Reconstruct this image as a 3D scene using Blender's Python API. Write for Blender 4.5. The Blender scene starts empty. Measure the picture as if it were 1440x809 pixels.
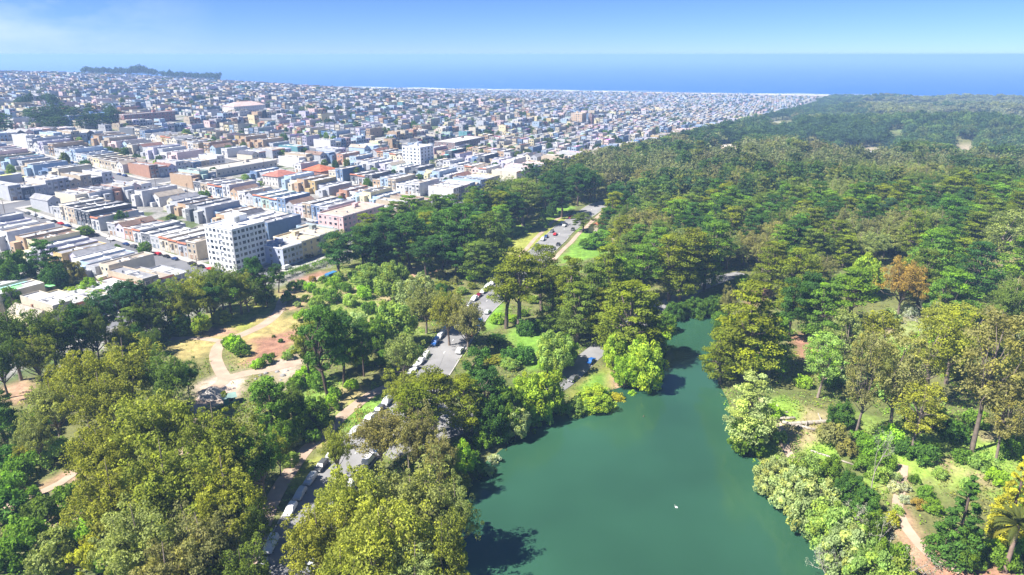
import bpy, math, random
import numpy as np
from mathutils import Vector

# ------------------------------------------------------------------ camera, sky, sun, exposure
SC = bpy.context.scene
COL = SC.collection
CAM_H = 105.0
F = 960.0                                   # focal length in pixels of the 1440 px wide photograph
PITCH = math.atan((404.5 - 76.5) / F)
cam_data = bpy.data.cameras.new('camera'); cam = bpy.data.objects.new('camera', cam_data); COL.objects.link(cam)
cam.location = (0, 0, CAM_H); cam.rotation_euler = (math.pi / 2 - PITCH, 0, 0)
cam_data.sensor_width = 36; cam_data.lens = 36 * F / 1440
cam_data.clip_start = 1.0; cam_data.clip_end = 120000
SC.camera = cam

SUN_EL = math.radians(51)
SUN_H = (-0.925, -0.38)                     # horizontal direction towards the sun (from the left, a little behind)
sun_dir = Vector((SUN_H[0] * math.cos(SUN_EL), SUN_H[1] * math.cos(SUN_EL), math.sin(SUN_EL))).normalized()
sun_data = bpy.data.lights.new('sun', 'SUN'); sun = bpy.data.objects.new('sun', sun_data); COL.objects.link(sun)
sun_data.energy = 5.0; sun_data.angle = math.radians(0.53); sun_data.color = (1.0, 0.955, 0.88)
sun.rotation_euler = sun_dir.to_track_quat('Z', 'Y').to_euler(); sun.location = (-300, -100, 500)

world = bpy.data.worlds.new('World'); SC.world = world; world.use_nodes = True
wt = world.node_tree; wt.nodes.clear()
w_out = wt.nodes.new('ShaderNodeOutputWorld'); w_bg = wt.nodes.new('ShaderNodeBackground'); w_sky = wt.nodes.new('ShaderNodeTexSky')
w_sky.sky_type = 'NISHITA'; w_sky.sun_disc = False; w_sky.sun_elevation = SUN_EL
w_sky.sun_rotation = math.atan2(sun_dir.x, sun_dir.y)
w_sky.altitude = 150; w_sky.air_density = 0.6; w_sky.dust_density = 0.0; w_sky.ozone_density = 10.0
w_bg.inputs['Strength'].default_value = 0.059
# thin cirrus veil: a noise over the sky's directions, thickest towards the south (left)
w_tc = wt.nodes.new('ShaderNodeTexCoord'); w_map = wt.nodes.new('ShaderNodeMapping'); w_no = wt.nodes.new('ShaderNodeTexNoise')
w_map.inputs['Scale'].default_value = (3.0, 3.0, 9.0)
w_no.inputs['Scale'].default_value = 1.6; w_no.inputs['Detail'].default_value = 5; w_no.inputs['Roughness'].default_value = 0.6
w_dot = wt.nodes.new('ShaderNodeVectorMath'); w_dot.operation = 'DOT_PRODUCT'; w_dot.inputs[1].default_value = (-0.60, 0.798, 0.05)
w_m1 = wt.nodes.new('ShaderNodeMapRange'); w_m1.inputs['From Min'].default_value = 0.965; w_m1.inputs['From Max'].default_value = 1.0
w_m2 = wt.nodes.new('ShaderNodeMapRange'); w_m2.inputs['From Min'].default_value = 0.40; w_m2.inputs['From Max'].default_value = 0.72
w_mul = wt.nodes.new('ShaderNodeMath'); w_mul.operation = 'MULTIPLY'
w_mul2 = wt.nodes.new('ShaderNodeMath'); w_mul2.operation = 'MULTIPLY'; w_mul2.inputs[1].default_value = 0.9
w_mix = wt.nodes.new('ShaderNodeMix'); w_mix.data_type = 'RGBA'; w_mix.inputs[7].default_value = (5.2, 6.6, 8.2, 1)
L = wt.links.new
L(w_tc.outputs['Generated'], w_map.inputs['Vector']); L(w_map.outputs[0], w_no.inputs['Vector'])
L(w_tc.outputs['Generated'], w_dot.inputs[0]); L(w_dot.outputs['Value'], w_m1.inputs['Value']); L(w_no.outputs[0], w_m2.inputs['Value'])
L(w_m1.outputs[0], w_mul.inputs[0]); L(w_m2.outputs[0], w_mul.inputs[1]); L(w_mul.outputs[0], w_mul2.inputs[0])
w_tint = wt.nodes.new('ShaderNodeVectorMath'); w_tint.operation = 'MULTIPLY'; w_tint.inputs[1].default_value = (0.84, 0.90, 1.10)
L(w_sky.outputs[0], w_tint.inputs[0]); L(w_mul2.outputs[0], w_mix.inputs[0]); L(w_tint.outputs[0], w_mix.inputs[6]); L(w_mix.outputs[2], w_bg.inputs['Color'])
L(w_bg.outputs[0], w_out.inputs['Surface'])

SC.view_settings.view_transform = 'Standard'; SC.view_settings.look = 'None'
SC.view_settings.exposure = 1.22; SC.view_settings.gamma = 1.0
SC.render.engine = 'CYCLES'
SC.cycles.max_bounces = 5; SC.cycles.diffuse_bounces = 3; SC.cycles.glossy_bounces = 2; SC.cycles.transmission_bounces = 3
SC.cycles.volume_bounces = 1; SC.cycles.transparent_max_bounces = 4
SC.cycles.use_denoising = True; SC.cycles.caustics_reflective = False; SC.cycles.caustics_refractive = False

# ------------------------------------------------------------------ the lie of the land
cp, sp = math.cos(PITCH), math.sin(PITCH)
WX, WY = 0.486, 0.874                       # along the park street, towards the sea (u)
SX, SY = -0.874, 0.486                      # along the avenues, away from the park (v)
YAW_W = math.atan2(WY, WX)
SEA = -45.0
rng = np.random.default_rng(7)
R = random.Random(11)


def uv(u, v): return (u * WX + v * SX, u * WY + v * SY)
def sst(t):
    t = np.clip(t, 0, 1); return t * t * (3 - 2 * t)
def pdir(px, py):
    b = 404.5 - py
    return px - 720.0, F * cp + b * sp, b * cp - F * sp
def flat(px, py, z=0.0):
    dx, dy, dz = pdir(px, py); t = (z - CAM_H) / dz
    return dx * t, dy * t
def proj(x, y, z):
    f = y * cp - (z - CAM_H) * sp; up = y * sp + (z - CAM_H) * cp
    return 720 + F * x / f, 404.5 - F * up / f, f


def sdist(poly, x, y):
    """signed distance to a closed polygon, negative inside"""
    x = np.asarray(x, float); y = np.asarray(y, float)
    d = np.full(x.shape, 1e18); ins = np.zeros(x.shape, bool); n = len(poly)
    for i in range(n):
        ax, ay = poly[i]; bx, by = poly[(i + 1) % n]
        ex, ey = bx - ax, by - ay; ll = ex * ex + ey * ey + 1e-12
        t = np.clip(((x - ax) * ex + (y - ay) * ey) / ll, 0, 1)
        d = np.minimum(d, (x - ax - t * ex) ** 2 + (y - ay - t * ey) ** 2)
        c = (ay > y) != (by > y)
        ins ^= c & (x < ax + (y - ay) * ex / (ey if ey != 0 else 1e-9))
    d = np.sqrt(d); return np.where(ins, -d, d)


def ldist(line, x, y):
    """distance to an open polyline"""
    x = np.asarray(x, float); y = np.asarray(y, float); d = np.full(x.shape, 1e18)
    for (ax, ay), (bx, by) in zip(line[:-1], line[1:]):
        ex, ey = bx - ax, by - ay; ll = ex * ex + ey * ey + 1e-12
        t = np.clip(((x - ax) * ex + (y - ay) * ey) / ll, 0, 1)
        d = np.minimum(d, (x - ax - t * ex) ** 2 + (y - ay - t * ey) ** 2)
    return np.sqrt(d)


LAKE_PX = [(672,700),(690,655),(720,635),(760,602),(800,580),(850,560),(905,540),(925,520),(925,490),(940,452),(975,436),(1010,440),(1012,470),(995,505),(1000,535),(1012,565),(1025,600),(1040,632),(1062,662),(1085,690),(1115,722),(1145,765),(1175,800),(1230,880),(1260,1000),(690,1000),(662,880),(655,790),(655,730)]
def smooth_closed(pts, n=4):
    p = np.array(pts, float)
    for _ in range(n):
        q = np.roll(p, -1, 0); p = np.stack([0.75 * p + 0.25 * q, 0.25 * p + 0.75 * q], 1).reshape(-1, 2)
        if len(p) > 150: break
    return p
LAKE = smooth_closed([flat(*p) for p in LAKE_PX], 2)
C0 = np.array(flat(420, 121.5, SEA)); C1 = np.array(flat(1440, 138.5, SEA))
cd = (C1 - C0) / np.linalg.norm(C1 - C0); cn = np.array([-cd[1], cd[0]])
if cn[1] < 0: cn = -cn
def coast(x, y): return (x - C0[0]) * cn[0] + (y - C0[1]) * cn[1]          # metres out to sea
def gauss(x, y, cx, cy, r): return np.exp(-((x - cx) ** 2 + (y - cy) ** 2) / (r * r))
def ramp(t, w): return 0.5 * (t + np.sqrt(t * t + w * w))


def height(x, y):
    x = np.asarray(x, float); y = np.asarray(y, float)
    u = x * WX + y * WY; v = x * SX + y * SY; c = coast(x, y)
    base = 2.5 - 44.5 * sst((u - 350) / 2000)
    S = 0.077 * (ramp(v - 275, 60) - ramp(v - 705, 60)) + 0.0255 * (ramp(v - 705, 60) - ramp(v - 1905, 60)) - 0.2
    z = base + S * (1 - sst((u - 1050) / 1150))
    z = z + 16 * gauss(x, y, 330, 330, 130) + 10 * gauss(x, y, 230, 560, 150)
    z = z + np.where(v < 230, 0.5 * np.sin(x * 0.055 + 1) * np.cos(y * 0.047) + 0.25 * np.sin(x * 0.17 + y * 0.13), 0) * sst((700 - y) / 200) * sst((230 - v) / 60)
    z = z + (14 * np.sin(u * 0.0105 + 0.6 + v * 0.004) + 5 * np.sin(u * 0.019 - v * 0.013)) * sst((u - 620) / 350) * sst((215 - v) / 160)
    k = sst((c + 420) / 400); z = z * (1 - k) + (SEA + 1.5) * k
    z = np.where(c > -15, SEA + 1.2 - (c + 15) * 0.06, z); z = np.maximum(z, SEA - 6)
    near = (np.abs(x) < 320) & (y < 420)
    d = np.full(x.shape, 1e3)
    if near.any(): d[near] = sdist(LAKE, x[near], y[near])
    b = sst((d + 1.5) / 22)
    return np.where(d < 60, (-0.9 + np.clip(d, -8, 1.5) * 0.4) * (1 - b) + z * b, z)
def hz(x, y): return float(height(np.array([x]), np.array([y]))[0])


_T = np.concatenate([np.linspace(60, 900, 1700), np.linspace(901, 6000, 2500)])
def P(px, py):
    """the point of the land that the photograph shows at a pixel"""
    dx, dy, dz = pdir(px, py); n = math.hypot(dx, dy)
    x = dx / n * _T; y = dy / n * _T; z = CAM_H + dz / n * _T
    below = z <= height(x, y)
    i = int(np.argmax(below)) if below.any() else len(_T) - 1
    return float(x[i]), float(y[i])
def PP(pts): return [P(*p) for p in pts]


# ------------------------------------------------------------------ helpers
def mesh_from(name, V, Fc, mats=(), fmat=None, smooth=False, attrs=None, fsize=4):
    """V (n,3), Fc (m,k) faces of one size, or a list of faces"""
    me = bpy.data.meshes.new(name)
    V = np.asarray(V, np.float32)
    if isinstance(Fc, np.ndarray):
        m, k = Fc.shape
        me.vertices.add(len(V)); me.vertices.foreach_set('co', V.ravel())
        me.loops.add(m * k); me.loops.foreach_set('vertex_index', Fc.astype(np.int32).ravel())
        me.polygons.add(m); me.polygons.foreach_set('loop_start', np.arange(0, m * k, k, dtype=np.int32))
        try: me.polygons.foreach_set('loop_total', np.full(m, k, np.int32))
        except Exception: pass
    else:
        me.from_pydata([tuple(v) for v in V], [], [list(f) for f in Fc])
    for mt in mats: me.materials.append(mt)
    if fmat is not None: me.polygons.foreach_set('material_index', np.asarray(fmat, np.int32))
    if smooth: me.polygons.foreach_set('use_smooth', np.ones(len(me.polygons), bool))
    for an, (dom, val) in (attrs or {}).items():
        a = me.attributes.new(an, 'FLOAT_COLOR', dom)
        val = np.asarray(val, np.float32)
        if val.shape[1] == 3: val = np.concatenate([val, np.ones((len(val), 1), np.float32)], 1)
        a.data.foreach_set('color', val.ravel())
    me.update(calc_edges=True); me.validate()
    return me


class MB:
    """collects boxes, quads and tubes into one mesh with material slots"""
    def __init__(s): s.v = []; s.f = []; s.m = []
    def quad(s, a, b, c, d, m=0):
        i = len(s.v); s.v += [a, b, c, d]; s.f.append((i, i + 1, i + 2, i + 3)); s.m.append(m)
    def poly(s, pts, m=0):
        i = len(s.v); s.v += list(pts); s.f.append(tuple(range(i, i + len(pts)))); s.m.append(m)
    def box(s, x0, x1, y0, y1, z0, z1, m=0, top=True, bottom=True):
        i = len(s.v)
        s.v += [(x0, y0, z0), (x1, y0, z0), (x1, y1, z0), (x0, y1, z0), (x0, y0, z1), (x1, y0, z1), (x1, y1, z1), (x0, y1, z1)]
        fs = [(0, 1, 5, 4), (1, 2, 6, 5), (2, 3, 7, 6), (3, 0, 4, 7)]
        if top: fs.append((4, 5, 6, 7))
        if bottom: fs.append((3, 2, 1, 0))
        for f in fs: s.f.append(tuple(i + k for k in f)); s.m.append(m)
    def tube(s, pts, rad, n=6, m=0, cap=True):
        pts = [Vector(p) for p in pts]; base = len(s.v)
        for j, p in enumerate(pts):
            d = (pts[min(j + 1, len(pts) - 1)] - pts[max(j - 1, 0)]).normalized()
            a = d.orthogonal().normalized() if abs(d.z) < 0.99 else Vector((1, 0, 0)); a = (a - d * a.dot(d)).normalized(); b = d.cross(a)
            for k in range(n):
                t = 2 * math.pi * k / n
                s.v.append(tuple(p + (a * math.cos(t) + b * math.sin(t)) * rad[j]))
        for j in range(len(pts) - 1):
            for k in range(n):
                k2 = (k + 1) % n; s.f.append((base + j * n + k, base + j * n + k2, base + (j + 1) * n + k2, base + (j + 1) * n + k)); s.m.append(m)
        if cap:
            e = base + (len(pts) - 1) * n
            s.f.append(tuple(range(e, e + n))); s.m.append(m)
    def mesh(s, name, mats, smooth=False): return mesh_from(name, np.array(s.v, float).reshape(-1, 3), s.f, mats, s.m, smooth)


def put(name, me, parent=None, loc=None, rz=None, color=None):
    o = bpy.data.objects.new(name, me); COL.objects.link(o)
    if parent is not None: o.parent = parent
    if loc is not None: o.location = loc
    if rz is not None: o.rotation_euler = (0, 0, rz)
    if color is not None: o.color = (*color, 1)
    return o
def tag(o, label=None, cat=None, group=None, kind=None):
    if label: o['label'] = label
    if cat: o['category'] = cat
    if group: o['group'] = group
    if kind: o['kind'] = kind
    return o


def node_mat(name, rough=0.9):
    m = bpy.data.materials.new(name); m.use_nodes = True
    nt = m.node_tree; b = nt.nodes['Principled BSDF']; b.inputs['Roughness'].default_value = rough
    b.inputs['Specular IOR Level'].default_value = 0.25
    return m, nt, b
def N(nt, t, **kw):
    n = nt.nodes.new(t)
    for k, v in kw.items(): setattr(n, k, v)
    return n
def mul_noise(nt, src, dst, scale, lo, hi, detail=3, coord='Object'):
    """src colour times a grey noise between lo and hi"""
    tc = N(nt, 'ShaderNodeTexCoord'); no = N(nt, 'ShaderNodeTexNoise'); no.inputs['Scale'].default_value = scale; no.inputs['Detail'].default_value = detail
    mr = N(nt, 'ShaderNodeMapRange'); mr.inputs['From Min'].default_value = 0.3; mr.inputs['From Max'].default_value = 0.7
    mr.inputs['To Min'].default_value = lo; mr.inputs['To Max'].default_value = hi
    mx = N(nt, 'ShaderNodeVectorMath', operation='MULTIPLY')
    nt.links.new(tc.outputs[coord], no.inputs['Vector']); nt.links.new(no.outputs[0], mr.inputs['Value'])
    if isinstance(src, tuple): mx.inputs[0].default_value = src[:3]
    else: nt.links.new(src, mx.inputs[0])
    nt.links.new(mr.outputs[0], mx.inputs[1])
    if dst is not None: nt.links.new(mx.outputs[0], dst)
    return mx.outputs[0]
def flat_mat(name, col, rough=0.9, scale=1.0, lo=0.8, hi=1.15, spec=0.25):
    m, nt, b = node_mat(name, rough); b.inputs['Specular IOR Level'].default_value = spec
    mul_noise(nt, tuple(col), b.inputs['Base Color'], scale, lo, hi); return m
def objcol_mat(name, rough=0.85, scale=0.6, lo=0.82, hi=1.12, spec=0.25):
    m, nt, b = node_mat(name, rough); b.inputs['Specular IOR Level'].default_value = spec
    oi = N(nt, 'ShaderNodeObjectInfo'); mul_noise(nt, oi.outputs['Color'], b.inputs['Base Color'], scale, lo, hi); return m
def attr_mat(name, rough=0.9, scale=0.3, lo=0.85, hi=1.15):
    m, nt, b = node_mat(name, rough)
    at = N(nt, 'ShaderNodeAttribute', attribute_name='Col'); mul_noise(nt, at.outputs['Color'], b.inputs['Base Color'], scale, lo, hi); return m
def leaf_mat(name, from_object=True):
    """leaves: the thing's own tone times each clump's tone, some light passing through"""
    m = bpy.data.materials.new(name); m.use_nodes = True; nt = m.node_tree; nt.nodes.clear()
    out = N(nt, 'ShaderNodeOutputMaterial'); df = N(nt, 'ShaderNodeBsdfDiffuse'); tr = N(nt, 'ShaderNodeBsdfTranslucent'); mx = N(nt, 'ShaderNodeMixShader')
    mx.inputs[0].default_value = 0.34
    at = N(nt, 'ShaderNodeAttribute', attribute_name='Col')
    if from_object:
        oi = N(nt, 'ShaderNodeObjectInfo'); vm = N(nt, 'ShaderNodeVectorMath', operation='MULTIPLY')
        nt.links.new(oi.outputs['Color'], vm.inputs[0]); nt.links.new(at.outputs['Color'], vm.inputs[1]); c = vm.outputs[0]
    else: c = at.outputs['Color']
    tc = N(nt, 'ShaderNodeVectorMath', operation='MULTIPLY'); tc.inputs[1].default_value = (1.15, 1.2, 0.7); nt.links.new(c, tc.inputs[0])
    nt.links.new(c, df.inputs['Color']); nt.links.new(tc.outputs[0], tr.inputs['Color'])
    nt.links.new(df.outputs[0], mx.inputs[1]); nt.links.new(tr.outputs[0], mx.inputs[2]); nt.links.new(mx.outputs[0], out.inputs['Surface'])
    return m


M = {}
M['wall'] = objcol_mat('painted_stucco', 0.85, 0.5, 0.9, 1.06)
M['roof'] = objcol_mat('roofing', 0.9, 0.35, 0.72, 1.15)
M['trim'] = flat_mat('white_trim', (0.75, 0.75, 0.74), 0.6, 2, 0.92, 1.04)
m, nt, b_ = node_mat('window_glass', 0.12); b_.inputs['Specular IOR Level'].default_value = 0.6; M['glass'] = m
oi = N(nt, 'ShaderNodeObjectInfo'); rp = N(nt, 'ShaderNodeValToRGB'); rp.color_ramp.elements[0].color = (0.02, 0.03, 0.045, 1); rp.color_ramp.elements[1].color = (0.30, 0.32, 0.33, 1); rp.color_ramp.elements[0].position = 0.35
nt.links.new(oi.outputs['Random'], rp.inputs[0]); mul_noise(nt, rp.outputs[0], b_.inputs['Base Color'], 0.7, 0.6, 1.4)   # blinds drawn behind some panes
M['door'] = objcol_mat('painted_door', 0.6, 2)
M['metal'] = flat_mat('grey_metal', (0.35, 0.36, 0.37), 0.5, 2)
M['asphalt'] = flat_mat('asphalt', (0.25, 0.245, 0.245), 0.95, 0.12, 0.8, 1.15)
M['asphalt_city'] = flat_mat('city_asphalt', (0.16, 0.16, 0.17), 0.95, 0.08, 0.8, 1.2)
M['concrete'] = flat_mat('sidewalk_concrete', (0.42, 0.40, 0.37), 0.95, 0.2, 0.85, 1.1)
M['paint'] = flat_mat('road_paint', (0.75, 0.75, 0.72), 0.8, 2)
M['dirt_path'] = flat_mat('trodden_earth', (0.43, 0.32, 0.24), 0.95, 0.25, 0.8, 1.15)
M['car'] = objcol_mat('car_paint', 0.25, 1, 0.97, 1.03, 0.6)
M['tyre'] = flat_mat('tyre_rubber', (0.03, 0.03, 0.03), 0.9)
M['leaf'] = leaf_mat('leaves')
M['leaf_mass'] = leaf_mat('leaf_masses', False)
M['bark'] = objcol_mat('bark', 0.95, 1.2, 0.7, 1.2)
M['house_mass'] = attr_mat('far_house_paint', 0.85, 0.2, 0.9, 1.08)
M['wood'] = flat_mat('weathered_wood', (0.42, 0.37, 0.31), 0.95, 1.5, 0.7, 1.15)
M['stone'] = flat_mat('grey_stone', (0.33, 0.32, 0.31), 0.95, 1.0, 0.7, 1.2)

# ------------------------------------------------------------------ open ground in the park (photograph outlines -> land)
LAWN = (0.165, 0.31, 0.04); YGRASS = (0.28, 0.30, 0.06); DRY = (0.38, 0.31, 0.12); DIRT = (0.40, 0.255, 0.165); RED = (0.33, 0.175, 0.115); PALE = (0.48, 0.38, 0.30); GREEN = (0.10, 0.19, 0.035)
CLEAR = [   # outline in photograph pixels, ground colour, soft edge in metres
    ([(715,318),(745,308),(790,300),(808,306),(760,352),(715,385),(690,395),(690,370),(712,345)], YGRASS, 3),
    ([(718,322),(742,312),(752,322),(720,338)], LAWN, 3),
    ([(760,300),(790,285),(805,292),(775,312)], LAWN, 3),
    ([(772,375),(800,350),(815,322),(835,330),(858,348),(860,362),(825,365)], LAWN, 2.5),
    ([(712,470),(750,452),(762,470),(758,500),(770,515),(745,522),(722,500)], LAWN, 2.5),
    ([(668,440),(700,412),(712,418),(706,450),(690,470)], LAWN, 2.5),
    ([(800,556),(818,535),(850,518),(868,530),(850,550),(820,568)], YGRASS, 2),
    ([(812,548),(840,524),(858,528),(842,548)], LAWN, 2),
    ([(855,530),(870,524),(888,538),(893,556),(878,560),(862,545)], DIRT, 1.5),
    ([(240,468),(270,452),(330,430),(372,420),(400,412),(396,432),(372,455),(335,470),(300,478),(255,482)], YGRASS, 3),
    ([(290,462),(322,456),(332,470),(300,474)], DIRT, 3),
    ([(345,452),(390,432),(398,440),(372,462)], DRY, 3),
    ([(320,488),(345,470),(385,450),(425,440),(430,470),(405,492),(415,505),(370,515),(330,505)], DRY, 3),
    ([(352,480),(385,468),(412,466),(415,490),(395,510),(352,506)], RED, 3),
    ([(395,412),(430,400),(440,418),(420,440),(400,438)], DIRT, 3),
    ([(240,478),(296,480),(300,500),(270,515),(245,495)], DRY, 3),
    ([(268,545),(310,520),(345,532),(335,560),(300,570),(270,562)], PALE, 3),
    ([(370,510),(410,500),(430,518),(405,545),(375,540)], PALE, 3),
    ([(430,385),(600,372),(612,400),(590,470),(470,470),(425,420)], (0.22, 0.28, 0.06), 6),
    ([(405,395),(450,380),(470,384),(430,402)], RED, 3),
    ([(520,378),(560,372),(615,380),(610,392),(560,395)], DIRT, 4),
    ([(440,535),(520,540),(545,560),(520,600),(470,600),(440,580)], (0.19, 0.32, 0.05), 4),
    ([(475,545),(505,545),(512,556),(484,572)], DRY, 3),
    ([(420,655),(445,640),(462,648),(445,680),(410,695)], YGRASS, 2),
    ([(440,600),(462,600),(460,625),(440,632)], DRY, 2),
    ([(0,545),(40,530),(60,545),(30,575),(0,570)], DIRT, 3),
    ([(40,690),(100,655),(150,640),(140,665),(80,695),(45,705)], DIRT, 2.5),
    ([(100,640),(125,625),(140,640),(118,655)], RED, 2),
    ([(0,700),(60,690),(140,690),(120,809),(0,809)], (0.11, 0.14, 0.05), 4),
    ([(1120,475),(1150,470),(1155,505),(1125,512)], RED, 3),
    ([(1080,510),(1115,500),(1160,530),(1130,550),(1085,540)], (0.2, 0.2, 0.06), 3),
    ([(1060,570),(1100,560),(1180,580),(1195,630),(1180,660),(1120,640),(1080,640)], (0.23, 0.36, 0.05), 4),
    ([(1190,600),(1260,590),(1320,610),(1420,600),(1440,640),(1440,700),(1300,690),(1220,690)], (0.24, 0.35, 0.06), 5),
    ([(1260,660),(1278,655),(1275,700),(1290,740),(1262,745),(1258,700)], DIRT, 2),
    ([(1252,738),(1285,728),(1300,760),(1330,790),(1300,800),(1262,770)], DIRT, 2),
    ([(1320,640),(1345,630),(1352,665),(1330,680)], (0.3, 0.22, 0.12), 3),
    ([(1300,780),(1345,785),(1420,800),(1440,830),(1300,830)], RED, 3),
    ([(1200,470),(1240,440),(1300,440),(1280,480),(1220,520)], (0.27, 0.31, 0.11), 5),
    ([(1370,390),(1440,340),(1440,380),(1390,410)], (0.32, 0.25, 0.12), 5),
    ([(1050,410),(1070,395),(1080,420),(1055,450)], RED, 3),
    ([(930,420),(985,402),(990,412),(940,432)], (0.22, 0.2, 0.1), 3),
    ([(1312,171),(1326,163),(1352,165),(1350,171)], (0.30, 0.44, 0.15), 8),
    ([(1010,215),(1022,203),(1042,207),(1028,216)], PALE, 6),
    ([(1180,215),(1240,210),(1245,222),(1185,222)], PALE, 5),
    ([(1345,205),(1362,200),(1365,215),(1350,220)], PALE, 5),
    ([(1120,205),(1150,201),(1156,207),(1128,211)], (0.26, 0.34, 0.13), 6),
    ([(1250,186),(1266,184),(1270,187),(1254,189)], (0.22, 0.28, 0.11), 6),
    ([(1085,172),(1108,169),(1112,173),(1090,176)], (0.36, 0.34, 0.22), 6),
]
CLEAR_PX = [(np.array(px, float), c) for px, c, e in CLEAR]
CLEAR = [(np.array(PP(px)), np.array(c), e) for px, c, e in CLEAR]

# roads and paths: centre lines in photograph pixels, width in metres
ROAD_LINES = {
    'park_road': ([(905,262),(868,280),(838,291),(800,318),(768,348),(735,378),(700,410),(668,440),(640,475),(608,520),(565,575),(510,628),(466,682),(430,745),(402,809),(380,880)], 13.5),
    'lake_road': ([(1045,385),(1000,398),(968,412),(925,436),(882,462),(842,492),(806,524),(765,552),(705,580),(640,603),(590,618),(540,640)], 7.5),
    'side_road': ([(640,600),(600,560),(600,528),(612,500)], 6.5),
}
PATH_LINES = {
    'garden_path': ([(470,384),(440,395),(412,408),(398,422),(392,438),(372,456),(340,471),(312,482),(303,500),(308,518),(316,534),(304,545),(290,556),(272,590),(255,640)], 4.2),
    'cross_path': ([(240,477),(275,476),(308,480)], 3.0),
    'rubble_path': ([(316,534),(345,526),(378,520),(412,512),(440,505)], 4.5),
    'footpath': ([(560,540),(522,556),(484,584),(462,606),(432,632),(405,668),(386,700),(370,740),(356,790),(350,850)], 3.8),
    'roadside_path': ([(846,300),(822,322),(798,346),(778,366)], 2.6),
    'lawn_path': ([(800,300),(778,312),(745,345),(722,368),(700,390)], 2.4),
    'bank_path': ([(1070,560),(1095,600),(1110,640),(1150,675)], 2.2),
    'slope_path': ([(1270,655),(1266,690),(1262,715),(1275,745),(1310,785),(1350,805)], 2.4),
    'corner_path': ([(0,715),(40,700),(85,680),(125,650),(150,635)], 2.6),
}
ROADS = {k: (PP(l), w) for k, (l, w) in ROAD_LINES.items()}
PATHS = {k: (PP(l), w) for k, (l, w) in PATH_LINES.items()}
def cat_line(pts, step):
    """Catmull-Rom through the points, sampled every step metres"""
    p = [Vector((*q, 0)) for q in pts]; p = [p[0] * 2 - p[1]] + p + [p[-1] * 2 - p[-2]]; out = []
    for i in range(1, len(p) - 2):
        n = max(2, int((p[i + 1] - p[i]).length / step))
        for k in range(n):
            t = k / n
            q = 0.5 * ((2 * p[i]) + (-p[i - 1] + p[i + 1]) * t + (2 * p[i - 1] - 5 * p[i] + 4 * p[i + 1] - p[i + 2]) * t * t + (-p[i - 1] + 3 * p[i] - 3 * p[i + 1] + p[i + 2]) * t ** 3)
            out.append((q.x, q.y))
    out.append((p[-2].x, p[-2].y)); return out
ROADS = {k: (cat_line(l, 1.8), w) for k, (l, w) in ROADS.items()}
PATHS = {k: (cat_line(l, 2.5), w) for k, (l, w) in PATHS.items()}

AV0, AVP = 202.0, 94.5                      # avenues, every 94.5 m
ST0, STP = 262.0, 205.0                     # the park street and the streets parallel to it
UMAX = 2680.0


# ------------------------------------------------------------------ the ground: one sheet
def axis(lo, fine0, fine1, hi, step, grow=1.09, cap=70):
    a = list(np.arange(fine0, fine1 + 0.1, step)); s = step; x = fine1
    while x < hi: s = min(s * grow, cap); x += s; a.append(x)
    s = step; x = fine0
    while x > lo: s = min(s * grow, cap); x -= s; a.insert(0, x)
    return np.array(a)
ax_x = axis(-4200, -330, 330, 4200, 2.5); ax_y = axis(-250, 95, 560, 6000, 2.5)
GX, GY = np.meshgrid(ax_x, ax_y); gx = GX.ravel(); gy = GY.ravel(); gz = height(gx, gy)
nx, ny = len(ax_x), len(ax_y)
idx = np.arange(nx * ny).reshape(ny, nx)
Fq = np.stack([idx[:-1, :-1], idx[:-1, 1:], idx[1:, 1:], idx[1:, :-1]], -1).reshape(-1, 4)
gu = gx * WX + gy * WY; gv = gx * SX + gy * SY; gc = coast(gx, gy)
def vnoise(x, y, s, seed):
    """smooth value noise 0..1"""
    r = np.random.default_rng(seed).random((64, 64)); X = x / s; Y = y / s
    i = np.floor(X).astype(int); j = np.floor(Y).astype(int); fx = sst(X - i); fy = sst(Y - j); i %= 64; j %= 64; i2 = (i + 1) % 64; j2 = (j + 1) % 64
    return (r[i, j] * (1 - fx) + r[i2, j] * fx) * (1 - fy) + (r[i, j2] * (1 - fx) + r[i2, j2] * fx) * fy
n1 = vnoise(gx, gy, 22, 1); n2 = vnoise(gx, gy, 7, 2); n3 = vnoise(gx, gy, 3.1, 3)
nn = (0.5 * n1 + 0.3 * n2 + 0.2 * n3)[:, None]
col = np.array([0.075, 0.115, 0.028]) * (1 - nn) + np.array([0.21, 0.19, 0.075]) * nn
near = (np.abs(gx) < 700) & (gy < 3000)
for poly, c, e in CLEAR:
    b = (gx > poly[:, 0].min() - 12) & (gx < poly[:, 0].max() + 12) & (gy > poly[:, 1].min() - 12) & (gy < poly[:, 1].max() + 12)
    if not b.any(): continue
    d = sdist(poly, gx[b], gy[b]) + (n2[b] - 0.5) * e * 2.2 + (n3[b] - 0.5) * e
    w = sst(0.5 - d / (2 * e))[:, None]
    cb = np.tile(c, (int(b.sum()), 1))
    if c[1] > c[0] and tuple(c) not in (LAWN, YGRASS): q_ = sst((0.6 * n2[b] + 0.4 * n1[b] - 0.50) / 0.12)[:, None] * 0.85; cb = cb * (1 - q_) + np.array([0.36, 0.27, 0.16]) * q_     # bare earth between the plants
    col[b] = col[b] * (1 - w) + cb * (0.82 + 0.36 * n3[b][:, None]) * w
city = sst((gv - 236) / 8)[:, None]
cc = np.array([0.27, 0.26, 0.24]) * (0.75 + 0.5 * n2[:, None]); yard = vnoise(gx, gy, 9, 5)[:, None] > 0.62
cc = np.where(yard, np.array([0.10, 0.13, 0.05]), cc)
col = col * (1 - city) + cc * city
sand = sst((gc + 120) / 40)[:, None]
col = col * (1 - sand) + np.array([0.62, 0.54, 0.42]) * sand
bank = (np.abs(gx) < 320) & (gy < 420)
lk = np.full(gx.shape, 99.0); lk[bank] = sdist(LAKE, gx[bank], gy[bank])
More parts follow.
